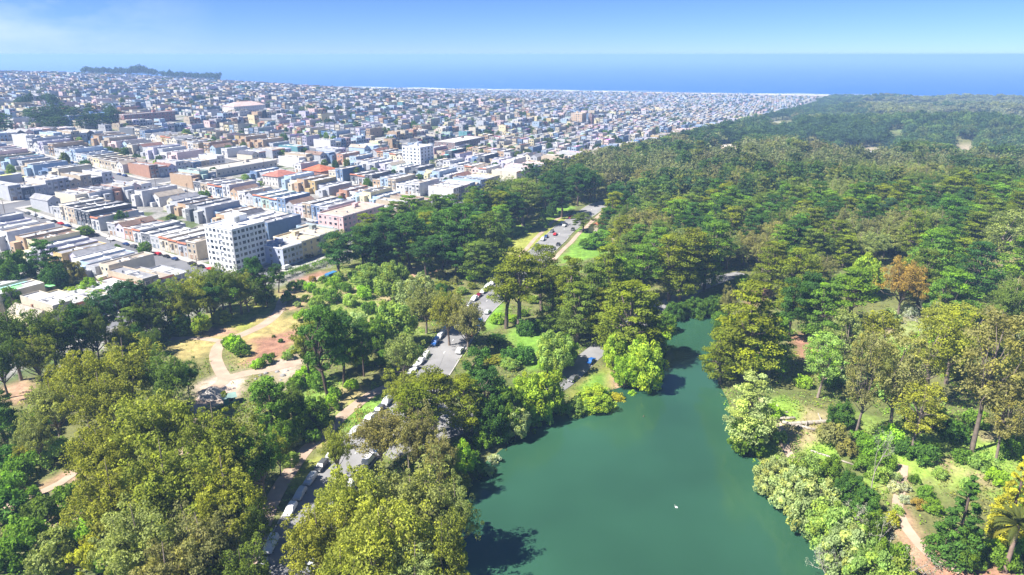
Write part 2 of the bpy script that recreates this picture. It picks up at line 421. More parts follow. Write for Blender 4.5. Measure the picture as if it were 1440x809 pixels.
wet = sst((1.5 - lk) / 3)[:, None]; col = col * (1 - wet) + np.array([0.06, 0.06, 0.035]) * wet
m, nt, b_ = node_mat('ground', 0.97)
at = N(nt, 'ShaderNodeAttribute', attribute_name='Col')
c1 = mul_noise(nt, at.outputs['Color'], None, 0.35, 0.72, 1.25, 6); mul_noise(nt, c1, b_.inputs['Base Color'], 1.7, 0.75, 1.2, 4)
g = put('ground', mesh_from('ground', np.stack([gx, gy, gz], 1), Fq, [m], None, True, {'Col': ('POINT', col)})); tag(g, kind='structure')

# the lake
m, nt, b_ = node_mat('lake_water', 0.07); b_.inputs['Specular IOR Level'].default_value = 0.5
mul_noise(nt, (0.028, 0.086, 0.048), b_.inputs['Base Color'], 0.016, 0.72, 1.3, 3)
tcr = N(nt, 'ShaderNodeTexCoord'); nor = N(nt, 'ShaderNodeTexNoise'); nor.inputs['Scale'].default_value = 0.03; nor.inputs['Detail'].default_value = 4; mrr = N(nt, 'ShaderNodeMapRange'); mrr.inputs['From Min'].default_value = 0.4; mrr.inputs['From Max'].default_value = 0.65; mrr.inputs['To Min'].default_value = 0.03; mrr.inputs['To Max'].default_value = 0.22
nt.links.new(tcr.outputs['Object'], nor.inputs['Vector']); nt.links.new(nor.outputs[0], mrr.inputs['Value']); nt.links.new(mrr.outputs[0], b_.inputs['Roughness'])   # breeze patches
tc = N(nt, 'ShaderNodeTexCoord'); no = N(nt, 'ShaderNodeTexNoise'); no.inputs['Scale'].default_value = 1.2; no.inputs['Detail'].default_value = 4
bp = N(nt, 'ShaderNodeBump'); bp.inputs['Strength'].default_value = 0.12; bp.inputs['Distance'].default_value = 0.15
nt.links.new(tc.outputs['Object'], no.inputs['Vector']); nt.links.new(no.outputs[0], bp.inputs['Height']); nt.links.new(bp.outputs[0], b_.inputs['Normal'])
lv = [(x, y, 0.0) for x, y in LAKE]
cen = LAKE.mean(0); big = [(x + (x - cen[0]) / np.hypot(x - cen[0], y - cen[1]) * 4, y + (y - cen[1]) / np.hypot(x - cen[0], y - cen[1]) * 4, 0.0) for x, y in LAKE]
lake = put('lake_water', mesh_from('lake_water', np.array(big), [list(range(len(big)))], [m])); tag(lake, kind='structure')

# the sea, out to the horizon
m, nt, b_ = node_mat('sea_water', 0.6); b_.inputs['Specular IOR Level'].default_value = 0.12
tc = N(nt, 'ShaderNodeTexCoord'); n_a = N(nt, 'ShaderNodeTexNoise'); n_a.inputs['Scale'].default_value = 0.012; n_a.inputs['Detail'].default_value = 6; n_a.inputs['Roughness'].default_value = 0.65
mp = N(nt, 'ShaderNodeMapping'); mp.inputs['Rotation'].default_value = (0, 0, math.atan2(cd[1], cd[0])); mp.inputs['Scale'].default_value = (0.5, 1.6, 1)
rp = N(nt, 'ShaderNodeValToRGB'); rp.color_ramp.elements[0].position = 0.66; rp.color_ramp.elements[0].color = (0.002, 0.085, 0.34, 1); rp.color_ramp.elements[1].position = 0.74; rp.color_ramp.elements[1].color = (0.5, 0.6, 0.7, 1)
nt.links.new(tc.outputs['Object'], mp.inputs['Vector']); nt.links.new(mp.outputs[0], n_a.inputs['Vector']); nt.links.new(n_a.outputs[0], rp.inputs[0]); nt.links.new(rp.outputs[0], b_.inputs['Base Color'])
def cpt(a, c): q = C0 + cd * a + cn * c; return (q[0], q[1])
V = [(*cpt(-38000, 0), SEA), (*cpt(40000, 0), SEA), (*cpt(40000, 34000), SEA), (*cpt(-38000, 34000), SEA)]
tag(put('sea_water', mesh_from('sea_water', np.array(V), [[0, 1, 2, 3]], [m])), kind='structure')
# breakers: two ragged foam lines on the shore
fv, ff = [], []
for line, (c_in, c_out) in enumerate(((-6, 16), (34, 52), (80, 92))):
    a = np.arange(-2500, 3600, 18.0); e = vnoise(a, a * 0 + line * 50, 60, 40 + line) * 22; w = np.clip(vnoise(a, a * 0 + 9 * line, 110, 60 + line) - (0, 0.3, 0.45)[line], 0.02, 1)
    for k in range(len(a)):
        p0 = cpt(a[k], c_in + e[k]); p1 = cpt(a[k], c_in + e[k] + (c_out - c_in) * w[k] * 1.6)
        fv += [(*p0, SEA + 0.35 + 0.05 * line), (*p1, SEA + 0.35 + 0.05 * line)]
        if k: n_ = len(fv); ff.append((n_ - 4, n_ - 2, n_ - 1, n_ - 3))
tag(put('surf_water', mesh_from('surf', np.array(fv), ff, [flat_mat('foam', (0.8, 0.82, 0.84), 0.9, 0.1, 0.9, 1.05)])), kind='structure')


def strip(line, half0, half1, lift, n_across=4):
    """a ribbon along a line from half0 to half1 metres to its right, laid on the land"""
    p = np.array(line); t = np.gradient(p, axis=0); t /= np.linalg.norm(t, axis=1)[:, None]; nr = np.stack([t[:, 1], -t[:, 0]], 1)
    offs = np.linspace(half0, half1, n_across + 1); V = []
    for o in offs: V.append(p + nr * o)
    V = np.stack(V, 1); xy = V.reshape(-1, 2); z = height(xy[:, 0], xy[:, 1]).reshape(len(p), -1) + lift
    k = n_across + 1; ii = np.arange(len(p) * k).reshape(len(p), k)
    Fc = np.stack([ii[:-1, :-1], ii[1:, :-1], ii[1:, 1:], ii[:-1, 1:]], -1).reshape(-1, 4)[:, ::-1]
    return np.concatenate([xy, z.reshape(-1, 1)], 1), Fc
def join(parts):
    vs, fs, n = [], [], 0
    for v, f in parts: vs.append(v); fs.append(f + n); n += len(v)
    return np.concatenate(vs), np.concatenate(fs)
for i, (k, (l, w)) in enumerate(ROADS.items()):
    v, f = strip(l, -w / 2, w / 2, 0.09 + 0.03 * i, 6)
    tag(put(k, mesh_from(k, v, f, [M['asphalt']], None, True)), kind='structure')
for i, (k, (l, w)) in enumerate(PATHS.items()):
    v, f = strip(l, -w / 2, w / 2, 0.05 + 0.006 * i, 4)
    tag(put(k, mesh_from(k, v, f, [M['dirt_path']], None, True)), kind='structure')
l, w = ROADS['park_road']
parts = []
for k in range(2, len(l) - 3, 6): parts.append(strip(l[k:k + 2], -0.12, 0.12, 0.12, 1))
v, f = join(parts); tag(put('road_markings', mesh_from('road_markings', v, f, [M['paint']])), kind='structure')
parts = [strip(l, -w / 2 - 0.35, -w / 2 - 0.01, 0.22, 1), strip(l, w / 2 + 0.01, w / 2 + 0.35, 0.22, 1)]
v, f = join(parts); tag(put('kerb', mesh_from('kerb', v, f, [M['concrete']])), kind='structure')

# ------------------------------------------------------------------ haze over land and sea
m = bpy.data.materials.new('haze'); m.use_nodes = True; nt = m.node_tree; nt.nodes.clear()
out = N(nt, 'ShaderNodeOutputMaterial'); pv = N(nt, 'ShaderNodeVolumePrincipled')
HAZE_DENSITY = 2.0e-4
pv.inputs['Density'].default_value = HAZE_DENSITY; pv.inputs['Color'].default_value = (0.38, 0.60, 1.0, 1); pv.inputs['Anisotropy'].default_value = 0.0
pv.inputs['Density Attribute'].default_value = ''
nt.links.new(pv.outputs[0], out.inputs['Volume'])
try: m.cycles.homogeneous_volume = True
except Exception: pass
mb = MB(); mb.box(-62000, 62000, -1500, 62000, SEA - 8, CAM_H + 4)
tag(put('haze', mb.mesh('haze', [m])), 'pale blue sea haze over the town and the park', 'haze', kind='stuff')

# ------------------------------------------------------------------ city streets and sidewalks
def street_band(fixed, a, b, along, half0, half1, lift, step=14):
    s = np.linspace(a, b, max(2, int((b - a) / step) + 1))
    l = [uv(fixed, t) if along == 'v' else uv(t, fixed) for t in s]
    return strip(l, half0, half1, lift, 1 if half1 - half0 < 5 else 2)
def in_view(x, y, m_=0.12):
    px, py, f = proj(x, y, height(np.array([x]), np.array([y]))[0] + 5)
    return f > 20 and -1440 * m_ < px < 1440 * (1 + m_) and py < 809 * (1 + 2 * m_)
streets, walks = [], []
NK = int((UMAX - AV0) / AVP) + 1
for j in range(12):
    v0 = ST0 + STP * j
    for k in range(-1, NK):
        u0 = AV0 + AVP * k
        mid = uv(u0 + AVP / 2, v0 + STP / 2)
        if coast(*mid) > -170 or not any(in_view(*uv(u0 + a, v0 + b)) for a in (-20, AVP) for b in (-20, STP)): continue
        far = math.hypot(*mid); lf = 0.10 + max(0, far - 500) * 0.0004
        streets.append(street_band(u0, v0 - 6.5, v0 + STP - 6.5, 'v', -6.5, 6.5, lf))
        streets.append(street_band(v0, u0 + 6.5, u0 + AVP - 6.5, 'u', -6.5, 6.5, lf))
        for s in (-1, 1):
            a, b = sorted((s * 6.5, s * 10.2))
            walks.append(street_band(u0, v0 + 10.5, v0 + STP - 10.5, 'v', a, b, lf + 0.13))
            walks.append(street_band(v0, u0 + 6.5, u0 + AVP - 6.5, 'u', a, b, lf + 0.14))
v, f = join(streets); tag(put('streets', mesh_from('streets', v, f, [M['asphalt_city']])), kind='structure')
v, f = join(walks); tag(put('sidewalks', mesh_from('sidewalks', v, f, [M['concrete']])), kind='structure')

# ------------------------------------------------------------------ the town
ORD = ['zeroth', 'first', 'second', 'third', 'fourth', 'fifth', 'sixth', 'seventh', 'eighth', 'ninth', 'tenth', 'eleventh', 'twelfth', 'thirteenth', 'fourteenth', 'fifteenth', 'sixteenth', 'seventeenth', 'eighteenth', 'nineteenth']
TENS = {2: 'twenty', 3: 'thirty', 4: 'forty', 5: 'fifty', 6: 'sixty', 7: 'seventy', 8: 'eighty', 9: 'ninety'}
def nth(n):
    if n < 20: return ORD[n]
    if n >= 100: return 'hundred-and-' + nth(n - 100) if n > 100 else 'hundredth'
    return TENS[n // 10] + '-' + ORD[n % 10] if n % 10 else TENS[n // 10][:-1] + 'ieth'
def nth_side(i, n, a, b):
    """position i of n (from 0) counted from end a or from end b, whichever is nearer"""
    i, e = (i, a) if i <= (n - 1) / 2 else (n - 1 - i, b)
    return ('end one at ' if i == 0 else nth(i + 1) + ' from ') + e

WALLS = [('white', (0.56, 0.56, 0.57), 8), ('cream', (0.56, 0.51, 0.41), 5), ('pale blue', (0.36, 0.46, 0.58), 5), ('pale grey', (0.42, 0.43, 0.46), 6), ('beige', (0.45, 0.38, 0.29), 4),
         ('pale pink', (0.66, 0.50, 0.48), 2.5), ('pale yellow', (0.68, 0.60, 0.38), 2), ('slate blue', (0.15, 0.22, 0.34), 2), ('mint green', (0.40, 0.52, 0.46), 0.5), ('tan', (0.46, 0.33, 0.22), 2),
         ('dark grey', (0.13, 0.14, 0.16), 2), ('lilac', (0.52, 0.49, 0.60), 2), ('terracotta', (0.42, 0.24, 0.17), 0.5), ('teal', (0.13, 0.30, 0.33), 0.3), ('ochre', (0.50, 0.38, 0.19), 0.5), ('bright blue', (0.13, 0.25, 0.44), 0.5)]
ROOFS = [('white', (0.55, 0.55, 0.56), 4), ('pale grey', (0.44, 0.44, 0.44), 6), ('grey', (0.28, 0.28, 0.30), 5), ('tan', (0.38, 0.33, 0.27), 3), ('dark', (0.11, 0.11, 0.13), 3), ('brown', (0.22, 0.15, 0.12), 1.5)]
def pick(tab, r): return r.choices(tab, [t[2] for t in tab])[0]

# front is +x at x=0, the house runs back to -depth, width along y
def win_mesh(w, h, panes=1, name='window'):
    mb = MB(); f = 0.09
    mb.box(0.0, 0.05, -w / 2 - f, w / 2 + f, -f, h + f, 0)
    for k in range(panes):
        a = -w / 2 + k * w / panes + (0.03 if k else 0); b = -w / 2 + (k + 1) * w / panes - (0.03 if k < panes - 1 else 0)
        mb.box(0.05, 0.075, a, b, 0.0, h, 1)
    return mb.mesh(name, [M['trim'], M['glass']])
W_ONE = win_mesh(1.1, 1.5); W_TWO = win_mesh(1.9, 1.5, 2); W_BACK = win_mesh(1.3, 1.2); W_TALL = win_mesh(0.9, 1.9)
def door_mesh(w, h, mat, name, bars=0):
    mb = MB(); mb.box(0, 0.06, -w / 2, w / 2, 0, h, 0)
    mb.box(0, 0.1, -w / 2 - 0.12, -w / 2, 0, h + 0.12, 1); mb.box(0, 0.1, w / 2, w / 2 + 0.12, 0, h + 0.12, 1); mb.box(0, 0.1, -w / 2, w / 2, h, h + 0.12, 1)
    for k in range(bars): z = h * (k + 1) / (bars + 1); mb.box(0.06, 0.075, -w / 2 + 0.1, w / 2 - 0.1, z - 0.03, z + 0.03, 1)
    return mb.mesh(name, [M['door'], M['trim']])
D_GARAGE = door_mesh(2.5, 2.2, None, 'garage_door', 3); D_FRONT = door_mesh(1.0, 2.1, None, 'door')
def chimney_mesh():
    mb = MB(); mb.box(-0.35, 0.35, -0.3, 0.3, 0, 1.3); mb.box(-0.42, 0.42, -0.37, 0.37, 1.3, 1.45); return mb.mesh('chimney', [flat_mat('chimney_brick', (0.35, 0.2, 0.14), 0.9, 3)])
CHIM = chimney_mesh()
mb = MB(); mb.box(-0.7, 0.7, -0.5, 0.5, 0, 0.25, 0); mb.box(-0.62, 0.62, -0.42, 0.42, 0.25, 0.32, 1); SKYL = mb.mesh('skylight', [M['trim'], M['glass']])
mb = MB(); mb.box(-0.45, 0.45, -0.4, 0.4, 0, 0.9); mb.box(-0.3, 0.3, -0.25, 0.25, 0.9, 1.05); VENT = mb.mesh('roof_vent', [M['metal']])
mb = MB(); mb.box(-1.6, 1.6, -1.3, 1.3, 0, 2.2); mb.box(-1.7, 1.7, -1.4, 1.4, 2.2, 2.32); STAIRH = mb.mesh('stair_hatch', [M['wall']])

M['tar'] = flat_mat('roof_tar', (0.10, 0.10, 0.11), 0.9, 1)
def house_proto(w, d, h, style):
    """returns the list of (part name, mesh, place, colour slot); the first is the wall mesh"""
    hw = w / 2 - 0.02; parts = []; mb = MB()
    if style in ('gable', 'gable_back'):
        mb.box(-d, 0, -hw, hw, -4, h, 0, False, False)
        rz = h + 2.3
        mb.poly([(0, -hw, h), (0, hw, h), (0, 0, rz)]); mb.poly([(-d, hw, h), (-d, -hw, h), (-d, 0, rz)])
        parts.append(('wall', mb.mesh('house_walls', [M['wall']]), (0, 0, 0), 'wall'))
        r = MB(); o = 0.25; k = 2.3 / hw
        for s in (-1, 1):
            e = (hw + o) * s; z0 = h - o * k; pts = [(o, e, z0), (o, 0, rz), (-d - o, 0, rz), (-d - o, e, z0)]
            pts = pts if s < 0 else pts[::-1]
            r.poly([(p[0], p[1], p[2] + 0.16) for p in pts]); r.poly([(p[0], p[1], p[2] + 0.02) for p in pts[::-1]])
            for a, b in zip(pts, pts[1:] + pts[:1]): r.quad((a[0], a[1], a[2] + 0.02), (b[0], b[1], b[2] + 0.02), (b[0], b[1], b[2] + 0.16), (a[0], a[1], a[2] + 0.16))
        parts.append(('roof', r.mesh('gable_roof', [M['roof']]), (0, 0, 0), 'roof'))
        parts.append(('chimney', CHIM, (-d * 0.6, hw * 0.55, h + 0.9), None))
    else:
        t = 0.22; top = h + 0.55
        mb.box(-d, 0, -hw, hw, -4, top, 0, False, False)
        x0, x1, y0, y1 = -d + t, -t, -hw + t, hw - t                       # parapet: rim and inner face
        mb.quad((-d, -hw, top), (0, -hw, top), (x1, y0, top), (x0, y0, top)); mb.quad((0, -hw, top), (0, hw, top), (x1, y1, top), (x1, y0, top))
        mb.quad((0, hw, top), (-d, hw, top), (x0, y1, top), (x1, y1, top)); mb.quad((-d, hw, top), (-d, -hw, top), (x0, y0, top), (x0, y1, top))
        for a, b in (((x0, y0), (x1, y0)), ((x1, y0), (x1, y1)), ((x1, y1), (x0, y1)), ((x0, y1), (x0, y0))): mb.quad((*a, top), (*b, top), (*b, h), (*a, h))
        parts.append(('wall', mb.mesh('house_walls', [M['wall']]), (0, 0, 0), 'wall'))
        r = MB(); r.box(x0 + 0.01, x1 - 0.01, y0 + 0.01, y1 - 0.01, h - 0.2, h)
        for q in range(4):
            a_ = x0 + (x1 - x0) * (0.08 + 0.23 * q); b_0 = y0 + 0.4 + ((q * 37 + int(d * 10)) % 10) * 0.3; r.box(a_, a_ + 1.4 + (q % 3) * 0.9, b_0, b_0 + 1.2 + (q % 2) * 1.3, h, h + 0.04 + 0.03 * q, 1 + q % 2)
        r.box(-d * 0.52, -d * 0.50, y0 + .02, y1 - .02, h, h + 0.3, 2)
        parts.append(('roof', r.mesh('flat_roof', [M['roof'], M['tar'], M['trim']]), (0, 0, 0), 'roof'))
        parts.append(('skylight', SKYL, (-d * 0.4, hw * 0.35, h), None)); parts.append(('roof_vent', VENT, (-d * 0.7, -hw * 0.4, h), None))
        c = MB()
        if style == 'tile': c.poly([(0.55, -hw, h - 0.15), (0.55, hw, h - 0.15), (0.004, hw, h + 0.62), (0.004, -hw, h + 0.62)]); c.poly([(0.55, -hw, h - 0.15), (0.004, -hw, h - 0.15), (0.004, hw, h - 0.15), (0.55, hw, h - 0.15)]); parts.append(('eave', c.mesh('tiled_eave', [flat_mat('roof_tile', (0.38, 0.15, 0.09), 0.9, 3)]), (0, 0, 0), None))
        else: c.box(0.003, 0.28, -hw, hw, h + 0.25, h + 0.5); parts.append(('cornice', c.mesh('cornice', [M['trim']]), (0, 0, 0), None))
    floors = 3 if h > 8.4 else 2
    rb = MB(); eh = h * (0.45 if style in ('plain', 'gable') else 0.8); rb.box(-d - 3.2, -d - 0.01, -hw * 0.15, hw * 0.92, -4, eh, 0); parts.append(('rear_porch', rb.mesh('rear_porch', [M['wall']]), (0, 0, 0), 'wall'))
    fz = [2.9 + k * 2.9 for k in range(floors - 1)]
    if style in ('bay', 'tile'):
        by = -hw * 0.30; b = MB(); bw = 1.35; bd = 0.75; z0, z1 = 2.75, fz[-1] + 2.45
        pl = [(0.0, by - bw), (bd, by - bw * 0.62), (bd, by + bw * 0.62), (0.0, by + bw)]
        for a, c in zip(pl, pl[1:]): b.quad((*a, z0), (*c, z0), (*c, z1), (*a, z1))
        b.poly([(*p, z1) for p in pl]); b.poly([(*p, z0) for p in pl[::-1]])
        parts.append(('bay', b.mesh('bay', [M['wall']]), (0, 0, 0), 'wall'))
        for z in fz: parts.append(('window', W_TWO if False else W_ONE, (bd, by, z + 0.5), None)); parts.append(('window', W_ONE, (0.004, hw * 0.62, z + 0.5), None))
    elif style == 'twobay':
        for s in (-1, 1):
            b = MB(); b.box(0.0, 0.6, s * hw * 0.52 - 1.15, s * hw * 0.52 + 1.15, 2.8, fz[-1] + 2.4); parts.append(('bay', b.mesh('bay', [M['wall']]), (0, 0, 0), 'wall'))
            for z in fz: parts.append(('window', W_TWO, (0.6, s * hw * 0.52, z + 0.45), None))
    else:
        for z in fz:
            for s in (-1, 1): parts.append(('window', W_TWO if s < 0 else W_ONE, (0.004, s * hw * 0.48, z + 0.5), None))
    parts.append(('garage_door', D_GARAGE, (0.004, -hw * 0.30, 0.05), 'door')); parts.append(('door', D_FRONT, (0.004, hw * 0.6, 0.3), 'door'))
    for z in fz:                                                         # the back
        for s in (-1, 1): parts.append(('window', W_BACK, (-d - (3.21 if s > 0 and z + 2 < eh else 0.004), s * hw * 0.45, z + 0.6), 'back')) if not (s > 0 and z + 2 >= eh and z + .4 < eh) else None
    return dict(parts=parts, w=w, d=d, h=h, style=style, floors=floors)
HP = [house_proto(7.4, 22, 6.6, 'bay'), house_proto(7.4, 24, 6.9, 'tile'), house_proto(7.4, 20, 6.3, 'plain'), house_proto(7.4, 19, 5.9, 'gable'), house_proto(7.4, 23, 8.8, 'bay'), house_proto(7.4, 25, 9.0, 'twobay'), house_proto(7.4, 22, 8.6, 'plain')]
HW = [6, 4, 5, 4, 3, 3, 2]
STYLE_WORD = {'bay': 'bay-windowed', 'tile': 'tile-eaved', 'plain': 'plain-fronted', 'gable': 'gable-roofed', 'twobay': 'twin-bayed'}
DOORC = [(0.6, 0.6, 0.58), (0.28, 0.17, 0.10), (0.45, 0.43, 0.40), (0.12, 0.16, 0.22)]

def build_house(pr, x, y, z, face, wallc, roofc, r, parts=True, lost=()):
    root = put('row_house', pr['parts'][0][1], None, (x, y, z), face, wallc)
    if parts:
        dc = r.choice(DOORC)
        for nm, me, at_, slot in pr['parts'][1:]:
            if nm in ('skylight', 'roof_vent', 'chimney') and r.random() < 0.35: continue
            o = put(nm, me, root, at_, math.pi if slot == 'back' else None)
            if slot == 'wall': o.color = (*wallc, 1)
            elif slot == 'roof': o.color = (*roofc, 1)
            elif slot == 'door': o.color = (*dc, 1)
    return root

EAST = math.atan2(-WY, -WX); WEST = math.atan2(WY, WX); NORTH = math.atan2(-SY, -SX); SOUTH = math.atan2(SY, SX)
# lots kept free for the large buildings: (u0, u1, v0, v1)
KEEP = []
BIG = []                                    # filled below: the buildings taller or longer than a house
def corner_uv(px, py): x, y = P(px, py); return x * WX + y * WY, x * SX + y * SY
def big_building(name, label, cat, u0, u1, v0, v1, h, wallc, roofc, rows, cols_e, cols_n, roof_style='flat', roof_stuff=True, win=None, group=None):
    """an apartment block standing on the town's grid; the windows of its two street sides are parts of their own"""
    KEEP.append((u0 - 1.5, u1 + 1.5, v0 - 1.5, v1 + 1.5))
    cx, cy = uv((u0 + u1) / 2, (v0 + v1) / 2); z = min(hz(*uv(a, b)) for a in (u0, u1) for b in (v0, v1)) + 0.3
    lu, lv_ = u1 - u0, v1 - v0; t = 0.3; top = h + 0.8
    x0, x1, y0, y1 = -lu / 2, lu / 2, -lv_ / 2, lv_ / 2                    # local x = u, local y = v
    mb = MB(); mb.box(x0, x1, y0, y1, -4, top if roof_style == 'flat' else h, 0, False, False)
    root_parts = []
    if roof_style == 'flat':
        a0, a1, b0, b1 = x0 + t, x1 - t, y0 + t, y1 - t
        mb.quad((x0, y0, top), (x1, y0, top), (a1, b0, top), (a0, b0, top)); mb.quad((x1, y0, top), (x1, y1, top), (a1, b1, top), (a1, b0, top))
        mb.quad((x1, y1, top), (x0, y1, top), (a0, b1, top), (a1, b1, top)); mb.quad((x0, y1, top), (x0, y0, top), (a0, b0, top), (a0, b1, top))
        for a, b in (((a0, b0), (a1, b0)), ((a1, b0), (a1, b1)), ((a1, b1), (a0, b1)), ((a0, b1), (a0, b0))): mb.quad((*a, top), (*b, top), (*b, h), (*a, h))
        r_ = MB(); r_.box(a0 + 0.01, a1 - 0.01, b0 + 0.01, b1 - 0.01, h - 0.2, h)
    else:                                                                  # hipped tile roof
        r_ = MB(); o = 0.6; q = min(lu, lv_) / 2; rh = q * 0.42
        E = [(x0 - o, y0 - o, h), (x1 + o, y0 - o, h), (x1 + o, y1 + o, h), (x0 - o, y1 + o, h)]
        T = [(x0 + q, 0, h + rh), (x1 - q, 0, h + rh)] if lu >= lv_ else [(0, y0 + q, h + rh), (0, y1 - q, h + rh)]
        if lu >= lv_: fs = [[E[0], E[1], T[1], T[0]], [E[1], E[2], T[1]], [E[2], E[3], T[0], T[1]], [E[3], E[0], T[0]]]
        else: fs = [[E[0], E[1], T[0]], [E[1], E[2], T[1], T[0]], [E[2], E[3], T[1]], [E[3], E[0], T[0], T[1]]]
        for f_ in fs: r_.poly(f_)
        r_.poly(E[::-1])
    root = put(name, mb.mesh('walls', [M['wall']]), None, (cx, cy, z), YAW_W, wallc)
    tag(root, label, cat, group)
    put('roof', r_.mesh('roof', [M['roof']]), root, color=roofc)
    # local -y is the park side (north), local -x the east side
    wt_, wn = win or (W_TWO, W_ONE); fh = h / rows
    for i in range(rows):
        zz = i * fh + fh * 0.3
        for k in range(cols_e): put('window', wt_ if (k + i * 0) % 3 else wn, root, (x0 - 0.004, y0 + (k + 0.5) * lv_ / cols_e, zz), math.pi)
        for k in range(cols_n): put('window', wn if k % 2 else wt_, root, (x0 + (k + 0.5) * lu / cols_n, y0 - 0.004, zz), -math.pi / 2)
    c = MB(); zc = (top if roof_style == 'flat' else h) - 0.55
    if roof_style == 'flat':
        c.box(x0 - 0.25, x0 - 0.003, y0 - 0.25, y1, zc, zc + 0.4); c.box(x0 - 0.003, x1, y0 - 0.25, y0 - 0.003, zc, zc + 0.4)
        put('cornice', c.mesh('cornice', [M['trim']]), root)
        if roof_stuff:
            o = put('stair_hatch', STAIRH, root, (x1 - lu * 0.3, y1 - lv_ * 0.3, h), None, wallc); put('roof_vent', VENT, root, (x0 + lu * 0.3, y0 + lv_ * 0.35, h)); put('roof_vent', VENT, root, (x0 + lu * 0.6, y0 + lv_ * 0.55, h)); put('skylight', SKYL, root, (x0 + lu * 0.25, y1 - lv_ * 0.3, h))
    put('door', D_FRONT, root, (x0 - 0.004, y0 + lv_ * 0.52, 0.2), math.pi, (0.2, 0.15, 0.12))
    return root

WHITE = (0.76, 0.77, 0.78)
cu, cv = corner_uv(334, 383)
A = big_building('apartment_building', 'tall white seven-storey apartment building at the corner beside the park trees', 'apartment building', cu, cu + 20, cv, cv + 20, 20.5, WHITE, (0.7, 0.7, 0.7), 7, 7, 8)
# corner pilasters, base band, stair tower and water tank with its frame on the roof
lu, lv_, hh = 20, 20, 20.5
mb = MB()
for i in range(2, 7): mb.box(-lu / 2 - 0.5, -lu / 2 - 0.003, -lv_ / 2 + 8.2, -lv_ / 2 + 10.6, i * hh / 7 + 0.2, i * hh / 7 + 0.35)
mb.box(-lu / 2 - 0.18, -lu / 2 - 0.003, -lv_ / 2 - 0.18, -lv_ / 2 + 0.7, -3, hh - 0.2); put('fire_escape', mb.mesh('fire_escape', [M['metal']]), A)
mb = MB(); mb.box(2, 9.5, 2, 9.4, hh, hh + 3.1); mb.box(1.9, 9.6, 1.9, 9.5, hh + 3.1, hh + 3.3); put('penthouse', mb.mesh('penthouse', [M['wall']]), A, color=WHITE)
mb = MB()
for a in (-0.9, 0.9):
    for b in (-0.9, 0.9): mb.tube([(a - 1, b - 3, hh), (a - 1, b - 3, hh + 1.8)], [0.09, 0.09], 5)
n_ = 14
ring = [(math.cos(2 * math.pi * k / n_) * 1.5 - 1, math.sin(2 * math.pi * k / n_) * 1.5 - 3) for k in range(n_)]
for k in range(n_):
    a, b = ring[k], ring[(k + 1) % n_]; mb.quad((*a, hh + 1.8), (*b, hh + 1.8), (*b, hh + 4.2), (*a, hh + 4.2)); mb.poly([(*a, hh + 4.2), (*b, hh + 4.2), (-1, -3, hh + 4.9)])
mb.poly([(*q, hh + 1.8) for q in ring[::-1]])
put('water_tank', mb.mesh('water_tank', [M['metal']]), A)

cu, cv = corner_uv(592, 237)
big_building('hospital_building', 'white six-storey block rising above the flat roofs in the middle of town', 'building', cu, cu + 20, cv, cv + 20, 17.5, (0.70, 0.71, 0.74), (0.62, 0.62, 0.62), 6, 5, 4)
cu, cv = corner_uv(484, 329)
big_building('apartment_building', 'long pink three-storey apartment building with a flat tan roof behind park pines', 'apartment building', cu, cu + 38, cv, cv + 20, 9.5, (0.66, 0.45, 0.44), (0.44, 0.37, 0.30), 3, 5, 10)
cu, cv = corner_uv(818, 179)
big_building('apartment_tower', 'tan apartment tower with tiers of windows far off in town', 'tower', cu, cu + 16, cv, cv + 18, 19, (0.56, 0.40, 0.26), (0.5, 0.44, 0.36), 7, 5, 5)
cu, cv = corner_uv(832, 179)
big_building('brick_tower', 'narrow brown brick tower beside the tan apartment tower', 'tower', cu, cu + 8, cv, cv + 6, 17, (0.20, 0.10, 0.09), (0.2, 0.16, 0.15), 5, 2, 2)
cu, cv = corner_uv(392, 264)
big_building('school_building', 'pale school wing with red hipped roof and tall dark windows', 'school', cu, cu + 20, cv, cv + 16, 7.5, (0.56, 0.53, 0.51), (0.40, 0.16, 0.12), 2, 5, 5, 'hip', win=(W_TALL, W_TALL))
cu, cv = corner_uv(452, 252)
big_building('school_hall', 'brick school hall with a bright red roof beside the school yard', 'school', cu, cu + 18, cv, cv + 20, 5.5, (0.30, 0.14, 0.10), (0.46, 0.14, 0.07), 1, 3, 4, 'hip', win=(W_TALL, W_TALL))
cu, cv = corner_uv(330, 258)
big_building('school_building', 'long low school building with a flat tan roof behind the red roofs', 'school', cu + 4, cu + 64, cv + 24, cv + 46, 5, (0.5, 0.46, 0.4), (0.47, 0.44, 0.38), 1, 6, 14)
cu, cv = corner_uv(176, 176)
big_building('apartment_building', 'long red-brown apartment building on the hillside left of the tree clump', 'apartment building', cu, cu + 60, cv, cv + 16, 10, (0.36, 0.20, 0.19), (0.4, 0.36, 0.33), 3, 4, 14)
cu, cv = corner_uv(100, 178)
big_building('apartment_building', 'blue hillside apartment building between dark yard trees', 'apartment building', cu, cu + 42, cv, cv + 16, 10, (0.12, 0.21, 0.38), (0.4, 0.42, 0.45), 3, 4, 10)
cu, cv = corner_uv(640, 210)
big_building('store_building', 'long low store building with a pale roof and dark brick wall mid town', 'store', cu, cu + 60, cv, cv + 26, 7, (0.22, 0.17, 0.17), (0.62, 0.6, 0.58), 2, 4, 12)
cu, cv = corner_uv(330, 160)
big_building('school_building', 'white arcaded school building far up the hill below the skyline pines', 'school', cu, cu + 50, cv, cv + 22, 9, (0.72, 0.66, 0.64), (0.6, 0.45, 0.40), 2, 6, 14, 'hip', win=(W_TALL, W_TALL))
cu, cv = corner_uv(400, 376)
big_building('apartment_building', 'lilac-white corner house with twin gabled bays beside the tall white apartment building', 'apartment building', cu, cu + 13, cv, cv + 17, 8.6, (0.42, 0.46, 0.58), (0.46, 0.45, 0.43), 3, 3, 5)
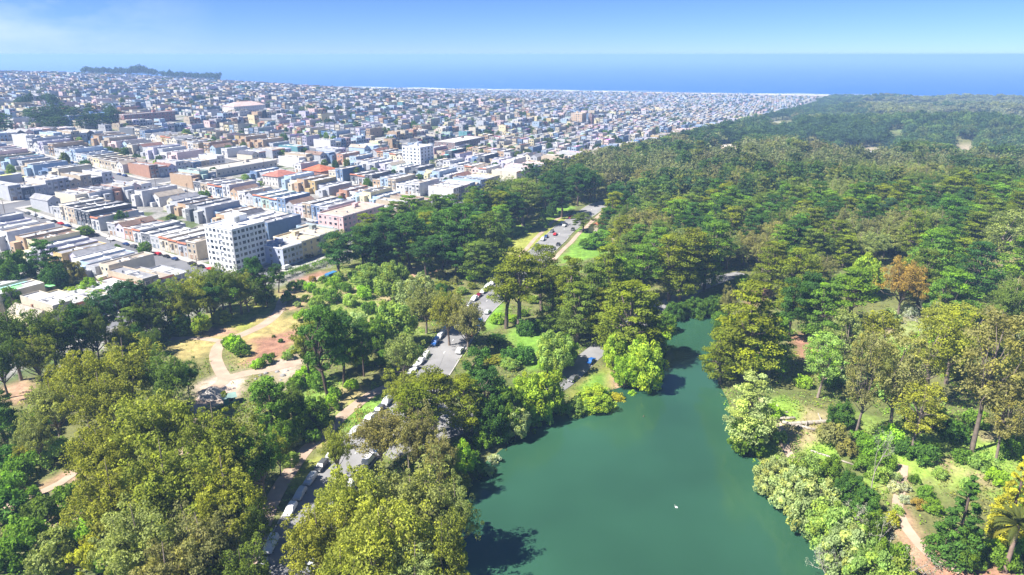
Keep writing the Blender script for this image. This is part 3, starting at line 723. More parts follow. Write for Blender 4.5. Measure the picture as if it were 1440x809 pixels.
cu, cv = corner_uv(426, 366)
big_building('corner_house', 'cream three-storey corner house with a teal ground floor by the park hedge', 'house', cu, cu + 14, cv, cv + 20, 9, (0.62, 0.54, 0.36), (0.58, 0.48, 0.34), 3, 4, 3)
cu, cv = corner_uv(452, 358)
big_building('corner_house', 'grey-green three-storey corner house with a flat tan roof by the park pines', 'house', cu, cu + 15, cv, cv + 22, 9.5, (0.30, 0.34, 0.32), (0.5, 0.42, 0.33), 3, 4, 4)
# the schoolyard: a paved yard with a green windscreen fence
su0, sv0 = corner_uv(330, 262); 
def kept(u0, u1, v0, v1): return any(u0 < b and u1 > a and v0 < d and v1 > c for a, b, c, d in KEEP)

lots = []      # (distance, u, v, facing, avenue k, side, block j, index)
for j in range(12):
    v0 = ST0 + STP * j
    for k in range(-1, NK):
        u0 = AV0 + AVP * k
        def ok(u, v): 
            x, y = uv(u, v)
            if coast(x, y) > -190: return False
            px, py, f = proj(x, y, hz(x, y) + 4); return f > 20 and -90 < px < 1500 and 60 < py < 900
        # ends of the block: houses that face the park street or a cross street
        for n_ in range(9):
            u = u0 + 14 + n_ * 7.4 + 3.7
            if ok(u, v0 + 20): lots.append((u, v0 + 11.5, NORTH, k, 'n', j, n_))
            if ok(u, v0 + STP - 20): lots.append((u, v0 + STP - 11.5, SOUTH, k, 's', j, n_))
        for n_ in range(17):
            v = v0 + 33 + n_ * 7.4 + 10
            if v > v0 + STP - 36: break
            if ok(u0 + 20, v): lots.append((u0 + 11.5, v, EAST, k, 'w', j, n_))          # the far side, fronts towards us
            if ok(u0 + AVP - 20, v): lots.append((u0 + AVP - 11.5, v, WEST, k + 1, 'e', j, n_))
def foot(u, v, f, w, d):
    if f == EAST: return u, u + d, v - w / 2, v + w / 2
    if f == WEST: return u - d, u, v - w / 2, v + w / 2
    if f == NORTH: return u - w / 2, u + w / 2, v, v + d
    return u - w / 2, u + w / 2, v - d, v
lots = [l for l in lots if not kept(*foot(l[0], l[1], l[2], 7.4, 18))]
def size_of(l):
    x, y = uv(l[0], l[1]); px, py, f = proj(x, y, hz(x, y) + 4)
    return f + (0 if -20 < px < 1450 else 5000)
lots.sort(key=size_of)
NH = 300
row_len = {}
for l in lots: row_len[l[3:6]] = max(row_len.get(l[3:6], 0), l[6] + 1)
AVN = lambda k: 'nearest avenue' if k <= 0 else nth(k + 1) + ' avenue'
hr = random.Random(5)
far_V, far_F, far_C, nV = [], [], [], 0
BOXF = np.array([[0, 1, 5, 4], [1, 2, 6, 5], [2, 3, 7, 6], [3, 0, 4, 7], [4, 5, 6, 7]])
def add_far(x, y, z, yaw, w, d, h, wallc, roofc, det):
    global nV
    c, s = math.cos(yaw), math.sin(yaw); hw = w / 2
    def q(pts, cc):
        global nV
        p = np.array(pts, float); far_V.append(np.stack([x + p[:, 0] * c - p[:, 1] * s, y + p[:, 0] * s + p[:, 1] * c, z + p[:, 2]], 1))
        far_F.append(np.arange(nV, nV + 4)); far_C.append(cc); nV += 4
    t = h + 0.5
    q([(0, -hw, -5), (0, hw, -5), (0, hw, t), (0, -hw, t)], wallc); q([(-d, hw, -5), (-d, -hw, -5), (-d, -hw, t), (-d, hw, t)], wallc)
    q([(0, hw, -5), (-d, hw, -5), (-d, hw, t), (0, hw, t)], wallc); q([(-d, -hw, -5), (0, -hw, -5), (0, -hw, t), (-d, -hw, t)], wallc)
    q([(-d, -hw, h), (0, -hw, h), (0, hw, h), (-d, hw, h)], roofc)
    rp_ = [c * hr.choice((0.45, 0.7, 1.25)) for c in roofc]; ra, rb_ = sorted((hr.uniform(0.05, 0.95) * -d, hr.uniform(0.05, 0.95) * -d)); q([(ra, -hw * .92, h + .06), (rb_, -hw * .92, h + .06), (rb_, hw * hr.uniform(0, .92), h + .06), (ra, hw * hr.uniform(0, .92), h + .06)], rp_)
    e2 = h * hr.uniform(.4, .8); b2 = hr.uniform(-.2, .1) * w          # a lower addition at the back
    q([(-d - 4, b2 + w * .5, -5), (-d - 4, b2 - w * .1, -5), (-d - 4, b2 - w * .1, e2), (-d - 4, b2 + w * .5, e2)], wallc); q([(-d - 4, b2 - w * .1, e2), (-d, b2 - w * .1, e2), (-d, b2 + w * .5, e2), (-d - 4, b2 + w * .5, e2)], rp_); q([(-d - 4, b2 - w * .1, -5), (-d, b2 - w * .1, -5), (-d, b2 - w * .1, e2), (-d - 4, b2 - w * .1, e2)], wallc)
    if det:
        dk = (0.05, 0.06, 0.08); fl = 3 if h > 8.4 else 2
        for i in range(1, fl):
            for sy in (-0.5, 0.45):
                a = hw * sy; zz = 0.4 + 2.9 * i; ww = 0.85
                q([(0.03, a - ww, zz), (0.03, a + ww, zz), (0.03, a + ww, zz + 1.5), (0.03, a - ww, zz + 1.5)], dk)
                q([(-d - 0.03, a + ww, zz), (-d - 0.03, a - ww, zz), (-d - 0.03, a - ww, zz + 1.3), (-d - 0.03, a + ww, zz + 1.3)], dk)
        for sx in (-0.3, -0.62):
            for sy in (-1, 1):
                a = d * sx; yy_ = sy * (hw + 0.02); zz = 3.4; q([(a - .6, yy_, zz), (a + .6, yy_, zz), (a + .6, yy_, zz + 1.2), (a - .6, yy_, zz + 1.2)][::(1 if sy < 0 else -1)], dk)
        a = -hw * 0.3; q([(0.03, a - 1.25, 0.1), (0.03, a + 1.25, 0.1), (0.03, a + 1.25, 2.3), (0.03, a - 1.25, 2.3)], hr.choice(DOORC))
        e = hr.uniform(0.2, 0.8) * -d; b = hr.uniform(-0.5, 0.5) * hw; cc = hr.choice([(0.1, 0.1, 0.12), (0.7, 0.7, 0.7), (0.3, 0.2, 0.15)])
        for pts in ([(e, b - .6, h), (e, b + .6, h), (e, b + .6, h + 1), (e, b - .6, h + 1)], [(e - 1, b - .6, h + 1), (e, b - .6, h + 1), (e, b + .6, h + 1), (e - 1, b + .6, h + 1)], [(e - 1, b - .6, h), (e, b - .6, h), (e, b - .6, h + 1), (e - 1, b - .6, h + 1)]): q(pts, cc)
yard_spots = []; n_built = 0
for l in lots:
    u, v, f, k, side, j, n_ = l
    pr = hr.choices(HP, HW)[0]; wn_, wc, _ = pick(WALLS, hr); rn_, rc, _ = pick(ROOFS, hr)
    if pr['style'] == 'gable' and rn_ in ('white', 'pale grey'): rn_, rc = hr.choice([('dark', (0.13, 0.13, 0.15)), ('brown', (0.22, 0.12, 0.10)), ('grey', (0.3, 0.3, 0.32))])
    jit = hr.uniform(0.9, 1.08); wcj = tuple(min(0.8, c * jit) for c in wc)
    x, y = uv(u, v); z = hz(x, y) + 0.12
    if hr.random() < 0.045: yard_spots.append((u, v)); continue
    dist = math.hypot(x, y)
    if n_built < NH and size_of(l) < 2000:
        o = build_house(pr, x, y, z, f, wcj, rc, hr); n_built += 1
        fl = 'three-storey' if pr['floors'] == 3 else 'two-storey'; st = STYLE_WORD[pr['style']]
        blk = f'{nth(j + 1)} block'; ak = 'nearest' if k <= 0 else nth(k + 1)
        if side == 'w': place = f'{nth(n_ + 1)} from the park, far side, {ak} avenue, {blk}'
        elif side == 'e': place = f'{nth(n_ + 1)} from the park, near side, {ak} avenue, {blk}'
        elif side == 'n': place = f'{nth(n_ + 1)} past the {ak} avenue, ' + ('facing the park' if j == 0 else f'near end, {blk}')
        else: place = f'{nth(n_ + 1)} past the {ak} avenue, far end, {blk}'
        tag(o, f'{wn_} {fl} house, {place}', 'house', 'row houses of the town')
    else:
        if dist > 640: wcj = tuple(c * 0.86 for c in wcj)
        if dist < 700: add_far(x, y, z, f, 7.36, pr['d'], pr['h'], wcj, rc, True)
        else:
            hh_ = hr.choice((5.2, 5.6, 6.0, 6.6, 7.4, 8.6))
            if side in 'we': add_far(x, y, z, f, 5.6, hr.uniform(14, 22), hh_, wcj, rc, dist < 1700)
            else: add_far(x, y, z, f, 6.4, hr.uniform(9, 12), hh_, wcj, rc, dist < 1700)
C_ = np.repeat(np.array(far_C), 1, 0)
far_town = put('far_houses', mesh_from('far_houses', np.concatenate(far_V), np.array(far_F), [M['house_mass']], None, False, {'Col': ('FACE', C_)}))
tag(far_town, 'mass of small pale flat-roofed houses filling the town to the shore', 'houses', kind='stuff')
print('houses built', n_built, 'far faces', len(far_F), 'yards', len(yard_spots))

# ------------------------------------------------------------------ trees
def unit(a): return a / (np.linalg.norm(a, axis=-1, keepdims=True) + 1e-9)
def leaf_quads(r, pos, nrm, size, aspect=0.6):
    t = unit(np.cross(nrm, r.normal(size=pos.shape))); b = np.cross(nrm, t); s = size[:, None]
    a1, b1 = t * s, b * s * aspect
    V = np.stack([pos - a1 - b1 * 0.5, pos + a1 * 0.3 - b1, pos + a1 + b1 * 0.5, pos - a1 * 0.3 + b1], 1).reshape(-1, 3)
    return V, np.arange(len(V)).reshape(-1, 4)
def clumps(r, cen, rad, n, size, flat_=0.7, up=0.35, jit=0.6, inner=0.0, tone=(0.75, 1.3), warm=0.35, warm_c=(1.25, 1.22, 0.75)):
    """n leaves in each clump; returns vertices, faces, tone per face"""
    K = len(cen); c = np.repeat(cen, n, 0); rr = np.repeat(rad, n)
    d = unit(r.normal(size=(K * n, 3)) + np.array([0, 0, 0.25])); dist = r.uniform(0.45 if inner else 0.7, 1.0, K * n)
    p = c + d * (rr * dist)[:, None] * np.array([1, 1, flat_])
    nr = unit(d * np.array([1, 1, 1 / flat_]) * (1 - up) + np.array([0, 0, 1]) * up + r.normal(size=d.shape) * jit)
    V, Fq_ = leaf_quads(r, p, nr, r.uniform(size[0], size[1], K * n))
    kt = r.uniform(tone[0], tone[1], K); ks = (r.random(K) < warm) * r.uniform(0.3, 1.0, K)
    kc = kt[:, None] * (1 + ks[:, None] * (np.array(warm_c) - 1))
    lc = np.repeat(kc, n, 0) * r.uniform(0.82, 1.18, (K * n, 1))
    return V, Fq_, lc
def dome(r, K, R_, zc, rz, low=-0.35, jag=0.22, fill=(0.78, 1.0)):
    d = unit(r.normal(size=(K * 3, 3))); d = d[d[:, 2] > low][:K]
    ph = r.uniform(0, 6.28, 6); th = np.arctan2(d[:, 1], d[:, 0])
    g = 1 + jag * (np.sin(2 * th + ph[0]) * 0.5 + np.sin(3 * th + ph[1] + 2 * d[:, 2]) * 0.5 + np.sin(5 * th + ph[2] - 3 * d[:, 2]) * 0.4)
    return d * np.array([R_, R_, rz]) * (g * r.uniform(*fill, len(d)))[:, None] + np.array([0, 0, zc])
def limbs(r, base_r, h0, cen, rad, K, lean=0.0, fork=0.35):
    """a tapered trunk to h0 and K limbs that run into the crown's clumps"""
    mb = MB(); lx, ly = r.normal(size=2) * lean
    top = np.array([lx, ly, h0]); mb.tube([(0, 0, -1.5), (0, 0, 0.4), (lx * 0.3, ly * 0.3, h0 * 0.45), tuple(top)], [base_r * 1.5, base_r * 1.1, base_r * 0.85, base_r * 0.62], 8, cap=False)
    zmax = cen[:, 2].max(); mb.tube([tuple(top), tuple(top * 0.5 + np.array([cen[:, 0].mean(), cen[:, 1].mean(), zmax * 0.9]) * 0.5), (cen[:, 0].mean(), cen[:, 1].mean(), zmax * 0.97)], [base_r * 0.62, base_r * 0.35, base_r * 0.08], 6)
    for i in r.choice(len(cen), min(K, len(cen)), replace=False):
        e = cen[i]; s = r.uniform(0.55, 1.0); st = np.array([lx * s, ly * s, h0 * s]) if e[2] > h0 * s else np.array([lx * 0.5, ly * 0.5, h0 * 0.5])
        mid = st * 0.45 + e * 0.55 + np.array([0, 0, -0.06 * np.linalg.norm(e - st)]) + r.normal(size=3) * 0.5
        mb.tube([tuple(st), tuple(mid), tuple(e)], [base_r * 0.42, base_r * 0.24, base_r * 0.06], 5)
    return mb.mesh('trunk', [M['bark']], True)
def crown_mesh(*sets):
    V, Fc, C = [], [], []; n = 0
    for v, f, c in sets: V.append(v); Fc.append(f + n); C.append(c); n += len(v)
    return mesh_from('crown', np.concatenate(V), np.concatenate(Fc), [M['leaf']], None, False, {'Col': ('FACE', np.concatenate(C))})

PROTO = {}
def protos(kind, make, n):
    PROTO[kind] = []
    for i in range(n):
        cm, tm, h0, r0 = make(np.random.default_rng(100 + 17 * i + sum(map(ord, kind)))); q = np.zeros(len(cm.vertices) * 3); cm.vertices.foreach_get('co', q); q = q.reshape(-1, 3)
        PROTO[kind].append((cm, tm, float(np.percentile(q[:, 2], 99.5)), float(np.percentile(np.hypot(q[:, 0], q[:, 1]), 98.5))))   # its true height and reach
def mk_euc(r):                                # reference size: 24 m high, crown radius 10 m
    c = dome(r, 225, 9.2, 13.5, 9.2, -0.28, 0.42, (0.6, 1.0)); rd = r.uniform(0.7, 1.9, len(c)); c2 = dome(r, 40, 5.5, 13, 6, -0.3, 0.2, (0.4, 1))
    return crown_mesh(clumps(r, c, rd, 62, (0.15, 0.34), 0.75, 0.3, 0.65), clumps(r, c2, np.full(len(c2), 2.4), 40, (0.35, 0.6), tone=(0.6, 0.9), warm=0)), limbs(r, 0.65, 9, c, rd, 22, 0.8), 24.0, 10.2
def mk_gum(r):                                # a tall slender gum: bare stem, thin high crown in separate heads
    K = 110; a = r.uniform(0, 6.28, K); z = r.uniform(10, 25, K); rr = 6.0 * np.sqrt(np.clip(1 - ((z - 17.5) / 8.5) ** 2, 0.05, 1)) * r.uniform(0.3, 1, K)
    c = np.stack([np.cos(a) * rr, np.sin(a) * rr, z], 1); rd = r.uniform(0.7, 1.7, K)
    return crown_mesh(clumps(r, c, rd, 62, (0.14, 0.30), 0.8, 0.25, 0.7, inner=1)), limbs(r, 0.4, 15, c, rd, 22, 0.9), 26.0, 6.5
def mk_cyp(r):                                # flat plates of foliage on a broad head, 26 m, radius 10
    cs, rs = [], []
    for z in np.linspace(6, 25, 9):
        t = (z - 6) / 19; rr = 9.2 * (1 - 0.62 * t ** 1.6) * (0.75 + 0.25 * min(1, t * 4)); n = int(9 - 5 * t)
        for a in np.linspace(0, 6.28, n, endpoint=False) + r.uniform(0, 6):
            q = rr * r.uniform(0.55, 1.0); cs.append((q * math.cos(a), q * math.sin(a), z + r.uniform(-1, 1))); rs.append(r.uniform(2.2, 4.0) * (1 - 0.25 * t))
    for z in np.linspace(8, 25, 6): cs.append((r.normal() * 0.7, r.normal() * 0.7, z)); rs.append(2.4)
    c, rd = np.array(cs), np.array(rs)
    return crown_mesh(clumps(r, c, rd, 165, (0.20, 0.46), 0.34, 0.5, 0.55, inner=1, tone=(0.7, 1.25), warm=0.45, warm_c=(1.38, 1.32, 0.7))), limbs(r, 0.8, 15, c, rd, 24, 0.6), 26.0, 11.0
def mk_high(r):                               # an old cypress with a bare stem and a flat high head
    cs, rs = [], []
    for z in np.linspace(14, 25, 6):
        t = (z - 14) / 11; rr = 8.6 * (0.7 + 0.6 * t - 0.9 * t * t) ; n = int(8 - 3 * t)
        for a in np.linspace(0, 6.28, n, endpoint=False) + r.uniform(0, 6):
            q = rr * r.uniform(0.4, 1.0); cs.append((q * math.cos(a), q * math.sin(a), z + r.uniform(-1, 1))); rs.append(r.uniform(1.8, 3.3))
    c, rd = np.array(cs), np.array(rs)
    return crown_mesh(clumps(r, c, rd, 165, (0.18, 0.42), 0.36, 0.5, 0.55, inner=1, tone=(0.7, 1.25), warm=0.4, warm_c=(1.36, 1.3, 0.7))), limbs(r, 0.7, 15, c, rd, 26, 0.9), 26.0, 9.0
def mk_pine(r):                               # open, dark, tufted, bare lower stem, 24 m, radius 6.5
    K = 46; a = r.uniform(0, 6.28, K); z = r.uniform(9.5, 23, K); rr = 5.6 * np.sqrt(np.clip(1 - ((z - 14.5) / 9.2) ** 2, 0.05, 1)) * r.uniform(0.35, 1, K)
    c = np.stack([np.cos(a) * rr, np.sin(a) * rr, z], 1); rd = r.uniform(1.1, 2.1, K)
    return crown_mesh(clumps(r, c, rd, 170, (0.17, 0.36), 0.7, 0.2, 0.75, inner=1, tone=(0.7, 1.25), warm=0.25)), limbs(r, 0.42, 16, c, rd, 26, 0.9), 24.0, 6.8
def mk_broad(r):                              # round bright dome of small leaves nearly to the ground, 12 m, radius 7
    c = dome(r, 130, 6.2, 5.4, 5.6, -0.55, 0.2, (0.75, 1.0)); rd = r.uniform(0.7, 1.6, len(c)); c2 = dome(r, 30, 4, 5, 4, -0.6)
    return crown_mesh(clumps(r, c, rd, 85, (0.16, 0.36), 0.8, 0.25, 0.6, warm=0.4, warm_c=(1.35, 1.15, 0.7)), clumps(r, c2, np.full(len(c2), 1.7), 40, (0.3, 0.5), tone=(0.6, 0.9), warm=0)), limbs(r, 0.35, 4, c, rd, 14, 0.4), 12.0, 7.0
def mk_conifer(r):                            # a spire with drooping tiers, 20 m, radius 5
    cs, rs = [], []
    for z in np.linspace(2, 19.4, 15):
        t = (z - 2) / 17.4; rr = 4.6 * (1 - t) ** 0.85 + 0.15; n = max(3, int(10 * (1 - t)))
        for a in np.linspace(0, 6.28, n, endpoint=False) + r.uniform(0, 6): q = rr * r.uniform(0.7, 1.0); cs.append((q * math.cos(a), q * math.sin(a), z - 0.1 * q)); rs.append(0.6 + 0.9 * (1 - t) * r.uniform(0.7, 1.3))
    c, rd = np.array(cs), np.array(rs)
    return crown_mesh(clumps(r, c, rd, 110, (0.16, 0.34), 0.5, 0.3, 0.6, inner=1, warm=0.25)), limbs(r, 0.35, 17, c, rd, 20, 0.1), 20.0, 5.2
def mk_shrub(r):                              # a low mound, 3 m, radius 2.6
    c = dome(r, 46, 2.1, 0.9, 1.5, -0.3, 0.25, (0.7, 1.0)); rd = r.uniform(0.35, 0.75, len(c))
    return crown_mesh(clumps(r, c, rd, 60, (0.10, 0.22), 0.8, 0.3, 0.6, warm=0.35)), None, 3.0, 2.7
def mk_bare(r):                               # leafless grey limbs, some thin leaf left, 14 m, radius 6
    mb = MB(); ends = []
    def br(p, d, l, rad, dep):
        q = p + d * l + np.array([0, 0, 0.05 * l]); mb.tube([tuple(p), tuple((p + q) / 2 + r.normal(size=3) * l * 0.06), tuple(q)], [rad, rad * 0.8, rad * 0.6], 5 if dep < 2 else 3)
        if dep == 4: ends.append(q); return
        for _ in range(3 if dep < 3 else 2): br(q, unit(d * 0.75 + r.normal(size=3) * 0.55 + np.array([0, 0, 0.12])), l * r.uniform(0.6, 0.8), rad * 0.55, dep + 1)
    br(np.array([0, 0, -1.0]), np.array([0, 0, 1.0]), 5.0, 0.34, 0)
    c = np.array(ends); rd = np.full(len(c), 0.7)
    return crown_mesh(clumps(r, c, rd, 9, (0.10, 0.2), 0.9, 0.2, 0.9, warm=0.0, tone=(0.8, 1.2))), mb.mesh('trunk', [M['bark']], True), 14.0, 6.5
protos('eucalyptus_tree', mk_euc, 5); PROTO['dense'] = PROTO['eucalyptus_tree']; protos('eucalyptus_tree', mk_gum, 4); PROTO['gum'] = PROTO['eucalyptus_tree']; PROTO['eucalyptus_tree'] = PROTO['dense']; protos('high', mk_high, 3); protos('cypress_tree', mk_cyp, 5); protos('pine_tree', mk_pine, 4); protos('broadleaf_tree', mk_broad, 4)
protos('conifer_tree', mk_conifer, 2); protos('shrub', mk_shrub, 4); protos('bare_tree', mk_bare, 2)

TREES = []     # (name, root, kind, tone word, x, y, height, radius)
TONE = {       # leaf colour of each kind and the word for it
    'olive': (0.150, 0.158, 0.034), 'yellow-olive': (0.168, 0.172, 0.040), 'grey-olive': (0.155, 0.170, 0.074), 'brownish': (0.150, 0.138, 0.066), 'dark olive': (0.082, 0.112, 0.030),
    'dark green': (0.036, 0.076, 0.026), 'deep green': (0.050, 0.100, 0.026), 'golden green': (0.105, 0.122, 0.020), 'mid green': (0.082, 0.138, 0.026), 'bright green': (0.150, 0.250, 0.032),
    'lime green': (0.175, 0.240, 0.036), 'light green': (0.155, 0.215, 0.070), 'pale grey-green': (0.190, 0.225, 0.125), 'blue-green': (0.042, 0.086, 0.050), 'rusty': (0.180, 0.125, 0.045), 'grey': (0.28, 0.26, 0.22), 'yellow': (0.22, 0.21, 0.030), 'vivid green': (0.085, 0.150, 0.026)}
TONE = {k: (min(0.42, v[0] * 1.86), min(0.46, v[1] * 1.96), v[2] * 1.42) for k, v in TONE.items()}
BARKC = {'eucalyptus_tree': (0.24, 0.19, 0.155), 'cypress_tree': (0.17, 0.13, 0.11), 'pine_tree': (0.14, 0.10, 0.08), 'broadleaf_tree': (0.16, 0.12, 0.09), 'conifer_tree': (0.14, 0.10, 0.08), 'bare_tree': (0.38, 0.34, 0.30)}
tr_r = random.Random(3)
def tree(kind, x, y, h, rad, tone, z=None, var=None):
    pl = PROTO[var if var in ('gum', 'high') else kind]
    cm, tm, h0, r0 = pl[tr_r.randrange(len(pl)) if var in (None, 'gum', 'high') else var]
    z = (hz(x, y) - 0.1) if z is None else z
    j = tr_r.uniform(0.88, 1.14); g = tr_r.uniform(0.94, 1.06); c = TONE[tone]; c = (c[0] * j * g, c[1] * j, c[2] * j / g)
    sc = (rad / r0, rad / r0, h / h0); rz = tr_r.uniform(0, 6.28)
    if tm is None:
        o = put(kind, cm, None, (x, y, z), rz, c); o.scale = sc
    else:
        o = put(kind, None, None, (x, y, z), rz); o.scale = sc; o.empty_display_size = 1
        put('crown', cm, o, color=c)
        b = BARKC[kind]; k = tr_r.uniform(0.8, 1.2); put('trunk', tm, o, color=(b[0] * k, b[1] * k, b[2] * k))
    TREES.append((o, kind, tone, x, y, h, rad)); return o
def T(kind, px, top, base, width, tone, var=None):
    """a tree by its top, foot and crown width in the photograph"""
    x, y = P(px, base); z = hz(x, y); _, _, f = proj(x, y, z)
    # height whose top meets the row 'top'
    lo, hi = 0.5, 70
    for _ in range(40):
        m_ = (lo + hi) / 2
        if proj(x, y, z + m_)[1] > top: lo = m_
        else: hi = m_
    return tree(kind, x, y, lo, width / 2 * f / F * (0.91 if width > 60 else 1), tone, var=var)
E_, C_y, P_, B_, S_, X_, D_ = 'eucalyptus_tree', 'cypress_tree', 'pine_tree', 'broadleaf_tree', 'shrub', 'conifer_tree', 'bare_tree'
